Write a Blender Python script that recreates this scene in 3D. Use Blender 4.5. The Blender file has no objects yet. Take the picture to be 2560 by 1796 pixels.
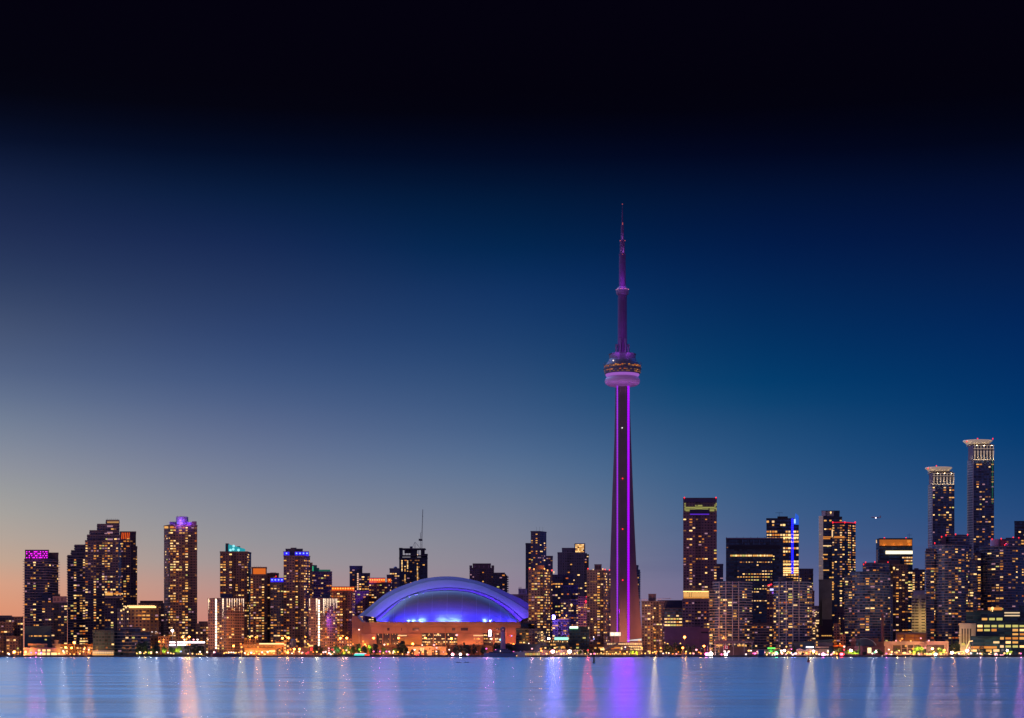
import bpy, math, random
from math import radians as R, sin, cos, pi, sqrt
sc = bpy.context.scene
COL = sc.collection

# ---------------------------------------------------------------- camera
F, HZ, H = 4490.0, 1635.0, 3.5
cam_d = bpy.data.cameras.new('camera'); cam = bpy.data.objects.new('camera', cam_d); COL.objects.link(cam)
cam.location = (0, 0, H); cam.rotation_euler = (R(90), 0, 0)
cam_d.sensor_width = 36; cam_d.lens = F/2560*36; cam_d.shift_y = (HZ-898)/2560
cam_d.clip_start = 1; cam_d.clip_end = 60000
sc.camera = cam
sc.view_settings.view_transform = 'Standard'; sc.view_settings.look = 'None'
sc.cycles.sample_clamp_direct = 50; sc.cycles.sample_clamp_indirect = 3
sc.view_settings.gamma = 1; sc.view_settings.exposure = 0

def lin(c):
    c = c/255.0
    return c/12.92 if c <= 0.04045 else ((c+0.055)/1.055)**2.4
def L3(c): return tuple(lin(v) for v in c)+(1,)

# ---------------------------------------------------------------- world: dusk sky, warm in the west (left), deep blue in the east
W = bpy.data.worlds.new('World'); sc.world = W; W.use_nodes = True
nt = W.node_tree; nt.nodes.clear()
def N(t, **k):
    n = nt.nodes.new(t)
    for a, b in k.items(): setattr(n, a, b)
    return n
def M(op, a, b=None, c=None, clamp=False):
    n = N('ShaderNodeMath', operation=op, use_clamp=clamp)
    for i, v in enumerate((a, b, c)):
        if v is None: continue
        if isinstance(v, (int, float)): n.inputs[i].default_value = v
        else: nt.links.new(v, n.inputs[i])
    return n.outputs[0]
def mixc(f, a, b):
    n = N('ShaderNodeMix', data_type='RGBA')
    if isinstance(f, (int, float)): n.inputs[0].default_value = f
    else: nt.links.new(f, n.inputs[0])
    for i, v in ((6, a), (7, b)):
        if isinstance(v, tuple): n.inputs[i].default_value = v
        else: nt.links.new(v, n.inputs[i])
    return n.outputs[2]
tc = N('ShaderNodeTexCoord'); sep = N('ShaderNodeSeparateXYZ'); nt.links.new(tc.outputs['Generated'], sep.inputs[0])
X, Y, Z = sep.outputs
hyp = M('SQRT', M('ADD', M('MULTIPLY', X, X), M('MULTIPLY', Y, Y)))
tanel = M('DIVIDE', Z, M('MAXIMUM', hyp, 0.001))
az = M('ARCTAN2', X, Y)
p = M('DIVIDE', tanel, 0.4, clamp=True)
ROWS = [0, 250, 377, 492, 608, 723, 839, 954, 1070, 1185, 1300, 1400, 1500, 1570, 1635]
TAB = {
 0: [(4,2,14),(4,4,15),(7,14,37),(20,33,66),(31,45,82),(45,61,97),(66,81,114),(84,100,133),(114,127,150),(143,147,158),(168,163,158),(192,166,148),(222,155,124),(222,140,110),(200,125,105)],
 1: [(4,2,14),(4,3,14),(3,11,34),(8,28,62),(20,40,82),(34,54,96),(46,68,112),(64,86,128),(90,106,142),(115,126,152),(138,141,154),(158,149,152),(188,142,136),(200,130,122),(180,115,115)],
 2: [(4,2,14),(3,2,13),(2,9,32),(2,25,58),(3,37,78),(16,50,98),(29,63,110),(46,78,122),(66,95,136),(92,115,148),(119,128,150),(137,134,150),(148,128,149),(150,120,142),(130,105,130)],
 3: [(4,2,14),(3,2,13),(2,6,28),(2,18,52),(2,26,70),(3,37,84),(3,48,96),(4,60,108),(28,74,120),(46,86,131),(64,94,137),(84,98,140),(112,106,144),(118,100,138),(100,90,125)],
 4: [(4,2,14),(3,2,13),(2,5,22),(3,14,46),(4,21,62),(4,30,76),(2,38,90),(2,47,100),(3,56,110),(20,66,118),(38,75,126),(56,82,130),(82,86,132),(90,82,126),(80,75,115)]}
def herm(xs, ys, x):                    # monotone cubic through the sampled sky colours
    i = max(j for j in range(len(xs)-1) if xs[j] <= x+1e-9); n = len(xs)
    d = [(ys[j+1]-ys[j])/(xs[j+1]-xs[j]) for j in range(n-1)]
    def m(j):
        if j == 0: return d[0]
        if j == n-1: return d[-1]
        return 0 if d[j-1]*d[j] <= 0 else 2*d[j-1]*d[j]/(d[j-1]+d[j])
    h = xs[i+1]-xs[i]; t = (x-xs[i])/h
    return (2*t**3-3*t*t+1)*ys[i]+(t**3-2*t*t+t)*h*m(i)+(-2*t**3+3*t*t)*ys[i+1]+(t**3-t*t)*h*m(i+1)
NC, NR = 13, 30
ramps = []
for k in range(NC):
    cr = N('ShaderNodeValToRGB'); cr.color_ramp.interpolation = 'LINEAR'
    el = cr.color_ramp.elements; kx = 4*k/(NC-1)
    for j in range(NR):
        y = 1635*(1-(j/(NR-1))**1.0)
        c = tuple(max(0, herm([0,1,2,3,4], [herm(ROWS, [q[ch] for q in TAB[col]], y) for col in range(5)], kx)) for ch in range(3))
        q = (HZ-y)/1796.0
        if j == 0: el[0].position = q; el[0].color = L3(c); el[1].position = 1.0
        elif j == NR-1: el[len(el)-1].position = q; el[len(el)-1].color = L3(c)
        else: e = el.new(q); e.color = L3(c)
    nt.links.new(p, cr.inputs[0]); ramps.append(cr.outputs[0])
colr = ramps[0]
for k in range(NC-1):                      # blend from column to column across 32 degrees of azimuth
    a0, a1 = R(-16+32*k/(NC-1)), R(-16+32*(k+1)/(NC-1))
    f = M('DIVIDE', M('SUBTRACT', az, a0), a1-a0, clamp=True)
    colr = mixc(f, colr, ramps[k+1])
# thin dusk cloud bars low in the east
cb = N('ShaderNodeCombineXYZ'); nt.links.new(M('MULTIPLY', az, 9), cb.inputs[0]); nt.links.new(M('MULTIPLY', tanel, 120), cb.inputs[1])
cn = N('ShaderNodeTexNoise'); cn.inputs['Scale'].default_value = 1; cn.inputs['Detail'].default_value = 4; nt.links.new(cb.outputs[0], cn.inputs['Vector'])
cm = M('MULTIPLY', M('SUBTRACT', 1, M('ABSOLUTE', M('DIVIDE', M('SUBTRACT', tanel, 0.053), 0.022)), clamp=True), M('MULTIPLY', M('SUBTRACT', cn.outputs[0], 0.42), 3.0, clamp=True))
cm = M('MULTIPLY', cm, M('MULTIPLY', M('ADD', az, 0.02), 4, clamp=True))
colr = mixc(M('MULTIPLY', cm, 0.45, clamp=True), colr, L3((62, 66, 112)))
# the high sky above 23 degrees, with a bright blue band added to light the water, dim purple behind the camera
nz = N('ShaderNodeTexNoise'); nz.inputs['Scale'].default_value = 3
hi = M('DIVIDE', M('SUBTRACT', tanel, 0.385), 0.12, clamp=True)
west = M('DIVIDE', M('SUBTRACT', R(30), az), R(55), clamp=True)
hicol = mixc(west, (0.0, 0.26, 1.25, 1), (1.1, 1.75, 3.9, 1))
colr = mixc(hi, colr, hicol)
hi2 = M('DIVIDE', M('SUBTRACT', tanel, 1.0), 0.8, clamp=True)
colr = mixc(hi2, colr, (0.05, 0.10, 0.30, 1))
back = M('DIVIDE', M('SUBTRACT', 0.15, Y), 0.5, clamp=True)
colr = mixc(back, colr, (0.130, 0.088, 0.20, 1))
bg = N('ShaderNodeBackground'); bg.inputs['Strength'].default_value = 1.0
nt.links.new(colr, bg.inputs[0])
wo = N('ShaderNodeOutputWorld'); nt.links.new(bg.outputs[0], wo.inputs[0])

# faint afterglow of the sun that has just set to the west (left)
sd = bpy.data.lights.new('afterglow', 'SUN'); sd.energy = 0.12; sd.angle = R(20); sd.color = (1, .62, .45)
so = bpy.data.objects.new('afterglow', sd); COL.objects.link(so); so.rotation_euler = (R(78), 0, R(-75))

# ---------------------------------------------------------------- helpers
GZ = 1.8            # height of the land above the lake
SHORE = 1890.0
def PX(px, D): return (px-1280)/F*D
def PZ(py, D): return H+(HZ-py)/F*D
def sc_m(D): return D/F      # metres per photo pixel at distance D
rnd = random.Random(7)

class MB:
    def __init__(s): s.v=[]; s.f=[]; s.m=[]; s.uv=[]
    def face(s, pts, mi=0, uv=None):
        b = len(s.v); s.v += [tuple(q) for q in pts]; s.f.append(tuple(range(b, b+len(pts)))); s.m.append(mi)
        s.uv.append(uv or [(0,0)]*len(pts))
    def prism(s, pts, z0, z1, mi=0, top=None, bottom=False, ztop=None):
        n = len(pts); u = 0
        for i in range(n):
            a, b = pts[i], pts[(i+1) % n]; l = math.dist(a, b)
            za = z1 if ztop is None else ztop[i]; zb = z1 if ztop is None else ztop[(i+1) % n]
            s.face([(a[0],a[1],z0),(b[0],b[1],z0),(b[0],b[1],zb),(a[0],a[1],za)], mi,
                   [(u,0),(u+l,0),(u+l,zb-z0),(u,za-z0)])
            u += math.ceil(l/3.2)*3.2 + 6.4
        s.face([(q[0],q[1],z1 if ztop is None else ztop[i]) for i,q in enumerate(pts)], mi if top is None else top)
        if bottom: s.face([(q[0],q[1],z0) for q in reversed(pts)], mi if top is None else top)
    def box(s, x0,x1,y0,y1,z0,z1, mi=0):
        s.prism([(x0,y0),(x1,y0),(x1,y1),(x0,y1)], z0, z1, mi, bottom=True)
    def sbox(s, X0, X1, D, D1, z0, z1, mi=0):      # a box square to the line of sight
        q = (X0+X1)/2/D*(D1-D); s.prism([(X0,D),(X1,D),(X1+q,D1),(X0+q,D1)], z0, z1, mi, bottom=True)
    def lathe(s, cx, cy, prof, n=24, mi=0):
        for (z0,r0),(z1,r1) in zip(prof, prof[1:]):
            for i in range(n):
                a0, a1 = 2*pi*i/n, 2*pi*(i+1)/n
                q = [(cx+r0*cos(a0),cy+r0*sin(a0),z0),(cx+r0*cos(a1),cy+r0*sin(a1),z0),
                     (cx+r1*cos(a1),cy+r1*sin(a1),z1),(cx+r1*cos(a0),cy+r1*sin(a0),z1)]
                if r1 < 1e-4: q = q[:3]
                elif r0 < 1e-4: q = [q[0], q[2], q[3]]
                s.face(q, mi, [(a0*r0, z0)]*len(q))
    def tube(s, a, b, r, n=6, mi=0, r2=None):
        r2 = r if r2 is None else r2
        d = [b[i]-a[i] for i in range(3)]; l = sqrt(sum(q*q for q in d)) or 1; d = [q/l for q in d]
        up = (0,0,1) if abs(d[2]) < .9 else (1,0,0)
        e = [d[1]*up[2]-d[2]*up[1], d[2]*up[0]-d[0]*up[2], d[0]*up[1]-d[1]*up[0]]; le = sqrt(sum(q*q for q in e)); e = [q/le for q in e]
        g = [d[1]*e[2]-d[2]*e[1], d[2]*e[0]-d[0]*e[2], d[0]*e[1]-d[1]*e[0]]
        A = []; B = []
        for i in range(n):
            t = 2*pi*i/n
            o = [e[k]*cos(t)+g[k]*sin(t) for k in range(3)]
            A.append([a[k]+o[k]*r for k in range(3)]); B.append([b[k]+o[k]*r2 for k in range(3)])
        for i in range(n):
            j = (i+1) % n; s.face([A[j],A[i],B[i],B[j]], mi)
        s.face(A, mi); s.face(B[::-1], mi)
    def ball(s, c, r, mi=0, n=8, m=5, sz=1):
        pr = [(c[2]-r*sz*cos(pi*i/m), max(r*sin(pi*i/m), 0)) for i in range(m+1)]
        s.lathe(c[0], c[1], pr, n, mi)
    def build(s, name, mats, parent=None, smooth=False):
        o0 = parent_loc(parent)
        me = bpy.data.meshes.new(name)
        me.from_pydata([(x-o0[0], y-o0[1], z-o0[2]) for x,y,z in s.v], [], s.f)
        ul = me.uv_layers.new(name='UVMap'); i = 0
        flat = [c for f in s.uv for q in f for c in q]
        ul.data.foreach_set('uv', flat)
        me.polygons.foreach_set('material_index', s.m)
        if smooth: me.polygons.foreach_set('use_smooth', [True]*len(s.f))
        for mm in (mats if isinstance(mats, (list, tuple)) else [mats]): me.materials.append(mm)
        me.update()
        o = bpy.data.objects.new(name, me); COL.objects.link(o)
        if parent: o.parent = parent
        return o
def parent_loc(p):
    x = y = z = 0
    while p is not None:
        x += p.location.x; y += p.location.y; z += p.location.z; p = p.parent
    return (x, y, z)
def thing(name, label, cat, loc=(0,0,0), group=None):
    o = bpy.data.objects.new(name, None); COL.objects.link(o); o.location = loc; o.empty_display_size = 5
    o['label'] = label; o['category'] = cat
    if group: o['group'] = group
    return o
def tag(o, label, cat, group=None):
    o['label'] = label; o['category'] = cat
    if group: o['group'] = group
    return o
def struct(o, kind='structure'): o['kind'] = kind; return o
def lamp_light(parent, loc, col, power, radius=.6, typ='SPOT', target=None, angle=150, blend=.5):
    target = target or (loc[0], loc[1]+10, loc[2]-.5)
    d = bpy.data.lights.new('light', typ); d.energy = power; d.color = col; d.shadow_soft_size = radius
    if typ == 'SPOT': d.spot_size = R(angle); d.spot_blend = blend
    o = bpy.data.objects.new('light', d); COL.objects.link(o); o0 = parent_loc(parent)
    o.location = tuple(loc[i]-o0[i] for i in range(3)); o.parent = parent
    if target:
        from mathutils import Vector
        o.rotation_euler = (Vector(target)-Vector(loc)).to_track_quat('-Z', 'Y').to_euler()
    return o

# ---------------------------------------------------------------- materials
MC = {}
def mat(name, col, rough=.7, metal=0, emit=None, es=0, spec=.5, noise=0, nscale=.2):
    k = (name, col, rough, metal, emit, es, noise, nscale)
    if k in MC: return MC[k]
    m = bpy.data.materials.new(name); m.use_nodes = True; t = m.node_tree; b = t.nodes['Principled BSDF']
    b.inputs['Base Color'].default_value = col+(1,); b.inputs['Roughness'].default_value = rough
    b.inputs['Metallic'].default_value = metal; b.inputs['Specular IOR Level'].default_value = spec
    if emit:
        b.inputs['Emission Color'].default_value = emit+(1,); b.inputs['Emission Strength'].default_value = es
    if noise:
        g = t.nodes.new('ShaderNodeNewGeometry'); nz = t.nodes.new('ShaderNodeTexNoise'); nz.inputs['Scale'].default_value = nscale; nz.inputs['Detail'].default_value = 5
        t.links.new(g.outputs['Position'], nz.inputs['Vector'])
        mr = t.nodes.new('ShaderNodeMapRange'); mr.inputs[1].default_value = .3; mr.inputs[2].default_value = .7; mr.inputs[3].default_value = 1-noise; mr.inputs[4].default_value = 1+noise
        t.links.new(nz.outputs[0], mr.inputs[0])
        mx = t.nodes.new('ShaderNodeVectorMath'); mx.operation = 'SCALE'; mx.inputs[0].default_value = col
        t.links.new(mr.outputs[0], mx.inputs['Scale']); t.links.new(mx.outputs[0], b.inputs['Base Color'])
    MC[k] = m; return m
def glow(name, col, s, sample=False):
    m = mat(name, (.02,.02,.02), .5, 0, col, s)
    if not sample: m.cycles.emission_sampling = 'NONE'
    return m
def facade(wall, glass, bay=3.2, floor=3.0, ww=.62, wh=.5, gr=.12, pier=0):
    k = ('fac', wall, glass, bay, floor, ww, wh, pier)
    if k in MC: return MC[k]
    m = bpy.data.materials.new('facade'); m.use_nodes = True; t = m.node_tree; b = t.nodes['Principled BSDF']
    def n(ty, **kw):
        q = t.nodes.new(ty)
        for a, c in kw.items(): setattr(q, a, c)
        return q
    def mm(op, a, c=None, d=None):
        q = n('ShaderNodeMath', operation=op)
        for i, v in enumerate((a, c, d)):
            if v is None: continue
            if isinstance(v, (int, float)): q.inputs[i].default_value = v
            else: t.links.new(v, q.inputs[i])
        return q.outputs[0]
    uv = n('ShaderNodeUVMap'); sp = n('ShaderNodeSeparateXYZ'); t.links.new(uv.outputs[0], sp.inputs[0])
    u = mm('DIVIDE', sp.outputs[0], bay); v = mm('DIVIDE', sp.outputs[1], floor)
    fu, fv = mm('FRACT', u), mm('FRACT', v)
    inu = mm('LESS_THAN', mm('ABSOLUTE', mm('SUBTRACT', fu, .5)), ww/2)
    inv = mm('LESS_THAN', mm('ABSOLUTE', mm('SUBTRACT', fv, .52)), wh/2)
    win = mm('MULTIPLY', inu, inv)
    cell = n('ShaderNodeCombineXYZ'); t.links.new(mm('FLOOR', u), cell.inputs[0]); t.links.new(mm('FLOOR', v), cell.inputs[1])
    wn = n('ShaderNodeTexWhiteNoise', noise_dimensions='2D'); t.links.new(cell.outputs[0], wn.inputs['Vector'])
    g1 = n('ShaderNodeMix', data_type='RGBA'); g1.inputs[6].default_value = tuple(c*.45 for c in glass)+(1,); g1.inputs[7].default_value = tuple(min(1, c*2.1) for c in glass)+(1,)
    t.links.new(wn.outputs[0], g1.inputs[0])
    geo = n('ShaderNodeNewGeometry'); nz = n('ShaderNodeTexNoise'); nz.inputs['Scale'].default_value = .05; nz.inputs['Detail'].default_value = 6
    t.links.new(geo.outputs['Position'], nz.inputs['Vector'])
    w1 = n('ShaderNodeMix', data_type='RGBA'); w1.inputs[6].default_value = tuple(c*.5 for c in wall)+(1,); w1.inputs[7].default_value = tuple(min(1, c*1.3) for c in wall)+(1,)
    cv = n('ShaderNodeCombineXYZ'); t.links.new(mm('FLOOR', mm('MULTIPLY', u, .5)), cv.inputs[0])
    cn = n('ShaderNodeTexWhiteNoise', noise_dimensions='2D'); t.links.new(cv.outputs[0], cn.inputs['Vector'])
    t.links.new(mm('ADD', mm('MULTIPLY', nz.outputs[0], .5), mm('MULTIPLY', mm('SUBTRACT', cn.outputs[0], .25), 1.1)), w1.inputs[0])
    mx = n('ShaderNodeMix', data_type='RGBA'); t.links.new(win, mx.inputs[0]); t.links.new(w1.outputs[2], mx.inputs[6]); t.links.new(g1.outputs[2], mx.inputs[7])
    t.links.new(mx.outputs[2], b.inputs['Base Color'])
    t.links.new(mm('SUBTRACT', .85, mm('MULTIPLY', win, .85-gr)), b.inputs['Roughness'])
    MC[k] = m; return m

# window light colours (lamps behind the panes)
WIN = {'y': glow('lit_window', (1, .47, .11), .92), 'a': glow('lit_window', (1, .33, .05), .72), 'p': glow('lit_window', (1, .62, .28), 1.15),
       'o': glow('lit_window', (1, .20, .02), .55), 'c': glow('lit_window', (.55, .85, 1), .7), 'd': glow('lit_window', (.60, .24, .07), .38),
       'g': glow('lit_window', (.85, .75, .2), .75), 'v': glow('lit_window', (.75, .38, .5), .5), 'b': glow('lit_window', (1, .60, .22), 1.7)}
def unit_window(k):
    b = MB(); y = -.1
    b.face([(-.5,y,-.5),(.5,y,-.5),(.5,y,.5),(-.5,y,.5)])
    for p0, p1 in (((-.5,-.5),(.5,-.5)),((.5,-.5),(.5,.5)),((.5,.5),(-.5,.5)),((-.5,.5),(-.5,-.5))):
        b.face([(p0[0],0,p0[1]),(p1[0],0,p1[1]),(p1[0],y,p1[1]),(p0[0],y,p0[1])])
    me = bpy.data.meshes.new('window'); me.from_pydata(b.v, [], b.f); me.materials.append(WIN[k]); return me
WMESH = {k: unit_window(k) for k in WIN}
PAL_HOME = 'yyyyyaaaappodddg vb'.replace(' ', '')
PAL_GOLD = 'yyyypppaab'
PAL_OFF = 'yyggppyda'
PAL_DIM = 'yaaoddyvp'
RED = glow('red_beacon', (1, .02, .03), 1.8)

OCC = []        # screen rectangles of everything big, with its distance
LANES = []      # every building for describing lamps and trees: (x0, x1, D, nick)
PEND = []       # windows waiting for the occlusion test
def footprint(x0, x1, D, o):
    dep = o.get('dep', 28)
    if 'c' in o:
        dl, dr = o.get('cd', (14, 14))
        A = (PX(x0, D+dl), D+dl); B = (PX(o['c'], D), D); C = (PX(x1, D+dr), D+dr)
        return [A, B, C, (A[0]+C[0]-B[0], A[1]+C[1]-B[1])]
    a, b = PX(x0, D), PX(x1, D); sh = (a+b)/2/D     # square to the line of sight
    if o.get('arc'):
        k = o['arc']; n = o.get('seg', 8)
        pts = [(a+(b-a)*i/n+sh*k*(2*i/n-1)**2, D+k*(2*i/n-1)**2) for i in range(n+1)]
        return pts+[(b+sh*(k+dep), D+k+dep), (a+sh*(k+dep), D+k+dep)]
    return [(a, D), (b, D), (b+sh*dep, D+dep), (a+sh*dep, D+dep)]
def windows_for(root, pts, z0, z1, st, o, rn):
    bay, fl, p = o.get('bay', st.get('bay', 3.2)), st.get('floor', 3.0), o.get('p', st['p'])
    if p <= 0: return
    pal = o.get('pal', st.get('pal', PAL_HOME)); n = len(pts); wh = st.get('lwh', .5); wlo, whi = st.get('lw', (.55, .95))
    for i in range(n):
        a, b = pts[i], pts[(i+1) % n]; l = math.dist(a, b)
        nx, ny = (b[1]-a[1])/l, -(b[0]-a[0])/l
        mx, my = (a[0]+b[0])/2, (a[1]+b[1])/2
        dd = math.hypot(mx, my)
        if (nx*-mx+ny*-my)/dd < .12 or l < 2: continue
        nb = max(1, int(l/bay)); bw = l/nb; nf = int((z1-z0)/fl)
        colw = [rn.choice((.15, .35, .6, 1, 1.4, 2.4)) for _ in range(nb)]
        roww = [rn.choice((.5, .8, 1, 1.1, 1.5)) for _ in range(nf)]
        if st.get('rows'): colw = [1]*nb; roww = [rn.choice((.05, .3, .6, 1, 2.0, 3.0)) for _ in range(nf)]
        rot = math.atan2(b[1]-a[1], b[0]-a[0])
        for j in range(nf):
            prev = False
            for c in range(nb):
                q = p*colw[c]*roww[j]*(1.9 if prev and st.get('rows') else 1)
                lit = rn.random() < q
                prev = lit
                dim = False
                if not lit:
                    if st.get('rows') or rn.random() > .085: continue
                    dim = True
                w = bw*rn.uniform(wlo, whi); t = (c+.5)*bw; k = rn.choice('ddv') if dim else rn.choice(pal) if rn.random() < .9 else 'b'
                z = z0+(j+.5)*fl
                x, y = a[0]+(b[0]-a[0])*t/l+nx*.02, a[1]+(b[1]-a[1])*t/l+ny*.02
                PEND.append((root, x, y, z, rot, w, fl*wh*rn.uniform(.75, 1), k))
def flush_windows():
    by = {}
    for w in PEND:
        root, x, y, z = w[:4]
        px, py = 1280+x/y*F, HZ-(z-H)/y*F
        if px < -4 or px > 2564: continue
        hid = deep = False
        for (x0, x1, yt, yb, D) in OCC:
            if D < y-8 and x0 < px < x1 and yt < py < yb:
                hid = True
                if x0+14 < px < x1-14 and yt+10 < py: deep = True; break
        if deep: continue
        by.setdefault(root.name, []).append((hid, w, px, py))
    tot = 0
    for nm, ws in by.items():
        ws.sort(key=lambda q: (q[0], -q[1][5]*q[1][6]))
        root = ws[0][1][0]; o0 = parent_loc(root)
        for hid, w, px, py in ws[:100]:
            if hid: continue
            o = bpy.data.objects.new('window', WMESH[w[7]]); COL.objects.link(o); o.parent = root
            o.location = (w[1]-o0[0], w[2]-o0[1], w[3]-o0[2]); o.rotation_euler = (0, 0, w[4]); o.scale = (w[5], 1, w[6]); tot += 1
        rest = [q for q in ws[:100] if q[0]]+ws[100:]
        if rest:
            ks = sorted(set(q[1][7] for q in rest)); b = MB()
            for _, w, _, _ in rest:
                cs, sn = cos(w[4]), sin(w[4]); hw, hh = w[5]/2, w[6]/2
                y = -.1; ox, oy = -y*sn, y*cos(w[4])
                ax, ay, bx_, by_ = w[1]-cs*hw, w[2]-sn*hw, w[1]+cs*hw, w[2]+sn*hw
                zz0, zz1 = w[3]-hh, w[3]+hh; mi = ks.index(w[7])
                b.face([(ax+ox,ay+oy,zz0),(bx_+ox,by_+oy,zz0),(bx_+ox,by_+oy,zz1),(ax+ox,ay+oy,zz1)], mi)
                b.face([(ax,ay,zz0),(ax+ox,ay+oy,zz0),(ax+ox,ay+oy,zz1),(ax,ay,zz1)], mi)
                b.face([(bx_+ox,by_+oy,zz0),(bx_,by_,zz0),(bx_,by_,zz1),(bx_+ox,by_+oy,zz1)], mi)
            r = b.build('window', [WIN[k] for k in ks], root)
            if len(rest) > 1: r['kind'] = 'stuff'

ST = {
 'navy':  dict(wall=(.10,.09,.15), glass=(.02,.035,.08), p=.17, slab=None),
 'plum':  dict(wall=(.24,.16,.20), glass=(.03,.03,.07), p=.20, slab=None),
 'brown': dict(wall=(.34,.21,.17), glass=(.03,.025,.05), p=.22, slab=None, ww=.5, wh=.5),
 'conc':  dict(wall=(.42,.34,.36), glass=(.04,.05,.09), p=.20, slab=None, wh=.42),
 'glassy':dict(wall=(.10,.11,.17), glass=(.03,.06,.12), p=.18, slab=(.26,.24,.30), so=.35, sh=.45, ww=.85, wh=.75),
 'balc':  dict(wall=(.16,.12,.17), glass=(.025,.03,.07), p=.22, slab=(.36,.27,.33), so=.9, sh=.5, ww=.8, wh=.7),
 'white': dict(wall=(.12,.13,.18), glass=(.03,.05,.10), p=.20, slab=(.46,.37,.37), so=.7, sh=.7, ww=.85, wh=.8),
 'office':dict(wall=(.07,.10,.16), glass=(.02,.05,.10), p=.30, slab=None, floor=3.8, bay=3.4, ww=.9, wh=.6, rows=True, pal=PAL_OFF, lw=(.7,1.0), lwh=.5),
 'teal':  dict(wall=(.04,.09,.13), glass=(.02,.05,.08), p=.12, slab=None, floor=3.6),
 'flat':  dict(wall=(.30,.22,.25), glass=(.05,.05,.08), p=0, slab=None),
}
def building(name, nick, label, D, style, masses, cat='building', over=None, group=None):
    st = dict(ST[style]); st.update(over or {})
    if style not in ('flat',): st['wall'] = tuple(c*.50 for c in st['wall']); st['slab'] = st['slab'] and tuple(c*.85 for c in st['slab'])
    rn = random.Random(hash_(label))
    xs = [m[0] for m in masses]+[m[1] for m in masses]
    root = thing(name, label, cat, (PX((min(xs)+max(xs))/2, D), D, GZ), group)
    b = MB()
    mats = [facade(st['wall'], st['glass'], st.get('bay', 3.2), st.get('floor', 3.0), st.get('ww', .62), st.get('wh', .5)),
            mat('roof_gravel', tuple(c*.5 for c in st['wall']), .9, noise=.3), mat('slab_edge', st['slab'] or (.3,.3,.3), .7, noise=.15),
            mat('plain_wall', tuple(min(1, c*1.15) for c in st['wall']), .85, noise=.2, nscale=.08)]
    for m in masses:
        x0, x1, yt, yb = m[:4]; o = m[4] if len(m) > 4 else {}
        Dm = D+o.get('d', 0)
        pts = footprint(x0, x1, Dm, o); z1 = PZ(yt, Dm); z0 = GZ if yb is None else PZ(yb, Dm)
        mi = 3 if o.get('blank') else 0
        b.prism(pts, z0, z1, mi, 1)
        OCC.append((x0, x1, yt, yb or 1640, Dm))
        cx = sum(q[0] for q in pts)/len(pts); cy = sum(q[1] for q in pts)/len(pts)
        so = o.get('so', st.get('so', .5))
        def grow(k):
            r = []
            n = len(pts)
            for i in range(n):
                p0, p1, p2 = pts[i-1], pts[i], pts[(i+1) % n]
                def nrm(a, c):
                    l = math.dist(a, c); return ((c[1]-a[1])/l, -(c[0]-a[0])/l)
                n1, n2 = nrm(p0, p1), nrm(p1, p2); s = (n1[0]+n2[0], n1[1]+n2[1]); q = 1+n1[0]*n2[0]+n1[1]*n2[1]
                r.append((p1[0]+s[0]/max(q,.4)*k, p1[1]+s[1]/max(q,.4)*k))
            return r
        if st['slab'] and not o.get('blank'):
            g = grow(so); z = z0+st.get('floor', 3.0)
            while z < z1-.2:
                b.prism(g, z-st['sh']/2, z+st['sh']/2, 2, bottom=True); z += st.get('floor', 3.0)
        if not o.get('nopar'):
            b.prism(grow(.25), z1-.9, z1+.55, 3, 1, bottom=True)
        if not o.get('blank'): windows_for(root, pts, z0+(.3 if yb else 3), z1-1.2, st, o, rn)
    w = b.build('wall', mats, root)
    LANES.append((min(xs), max(xs), D, nick, min(m[2] for m in masses)))
    root['_d'] = D
    return root
def hash_(s):
    h = 7
    for c in s: h = (h*131+ord(c)) & 0xffffffff
    return h
def boxpart(root, name, x0, x1, yt, yb, D, dep, m, label=None):
    b = MB(); b.sbox(PX(x0, D), PX(x1, D), D, D+dep, PZ(yb, D), PZ(yt, D)); o = b.build(name, m, root)
    if label: o['label'] = label
    return o
def penthouse(root, x0, x1, yt, yb, D, dep=12, col=(.2,.15,.18), name='mechanical_room'):
    OCC.append((x0, x1, yt, yb, D))
    b = MB(); X0, X1, z0, z1 = PX(x0, D), PX(x1, D), PZ(yb, D), PZ(yt, D)
    b.sbox(X0, X1, D, D+dep, z0, z1)
    b.sbox(X0-.2, X1+.2, D-.2, D+dep+.2, z1-.05, z1+.4)
    for k in range(int((X1-X0)/4)):
        b.box(X0+1+k*4, X0+3.6+k*4, D-.12, D+.05, z0+(z1-z0)*.3, z0+(z1-z0)*.8, 1)
    return b.build(name, [mat('penthouse', col, .85, noise=.2), mat('louvre', tuple(c*.5 for c in col), .6)], root)
def balls(root, name, pts, r, m, n=6):
    b = MB(); b.ball((0,0,0), r, n=n, m=max(4, n//2)); me = bpy.data.meshes.new(name); me.from_pydata(b.v, [], b.f); me.materials.append(m); me.update()
    o0 = parent_loc(root)
    for p_ in pts:
        o = bpy.data.objects.new(name, me); COL.objects.link(o); o.parent = root; o.location = tuple(p_[i]-o0[i] for i in range(3))
def beacon(root, px, py, D, r=.9, m=None):
    r *= .72
    b = MB(); c = (PX(px, D), D, PZ(py, D)); b.ball(c, r*.8, n=8, m=6); b.tube((c[0], c[1], c[2]-r*1.6), (c[0], c[1], c[2]-r*.6), r*.25)
    return b.build('beacon', m or RED, root)
def band(root, name, x0, x1, yt, yb, D, m, proud=.4, dep=.5):
    b = MB(); b.box(PX(x0, D), PX(x1, D), D-proud, D-proud+dep, PZ(yb, D), PZ(yt, D)); return b.build(name, m, root)
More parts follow.
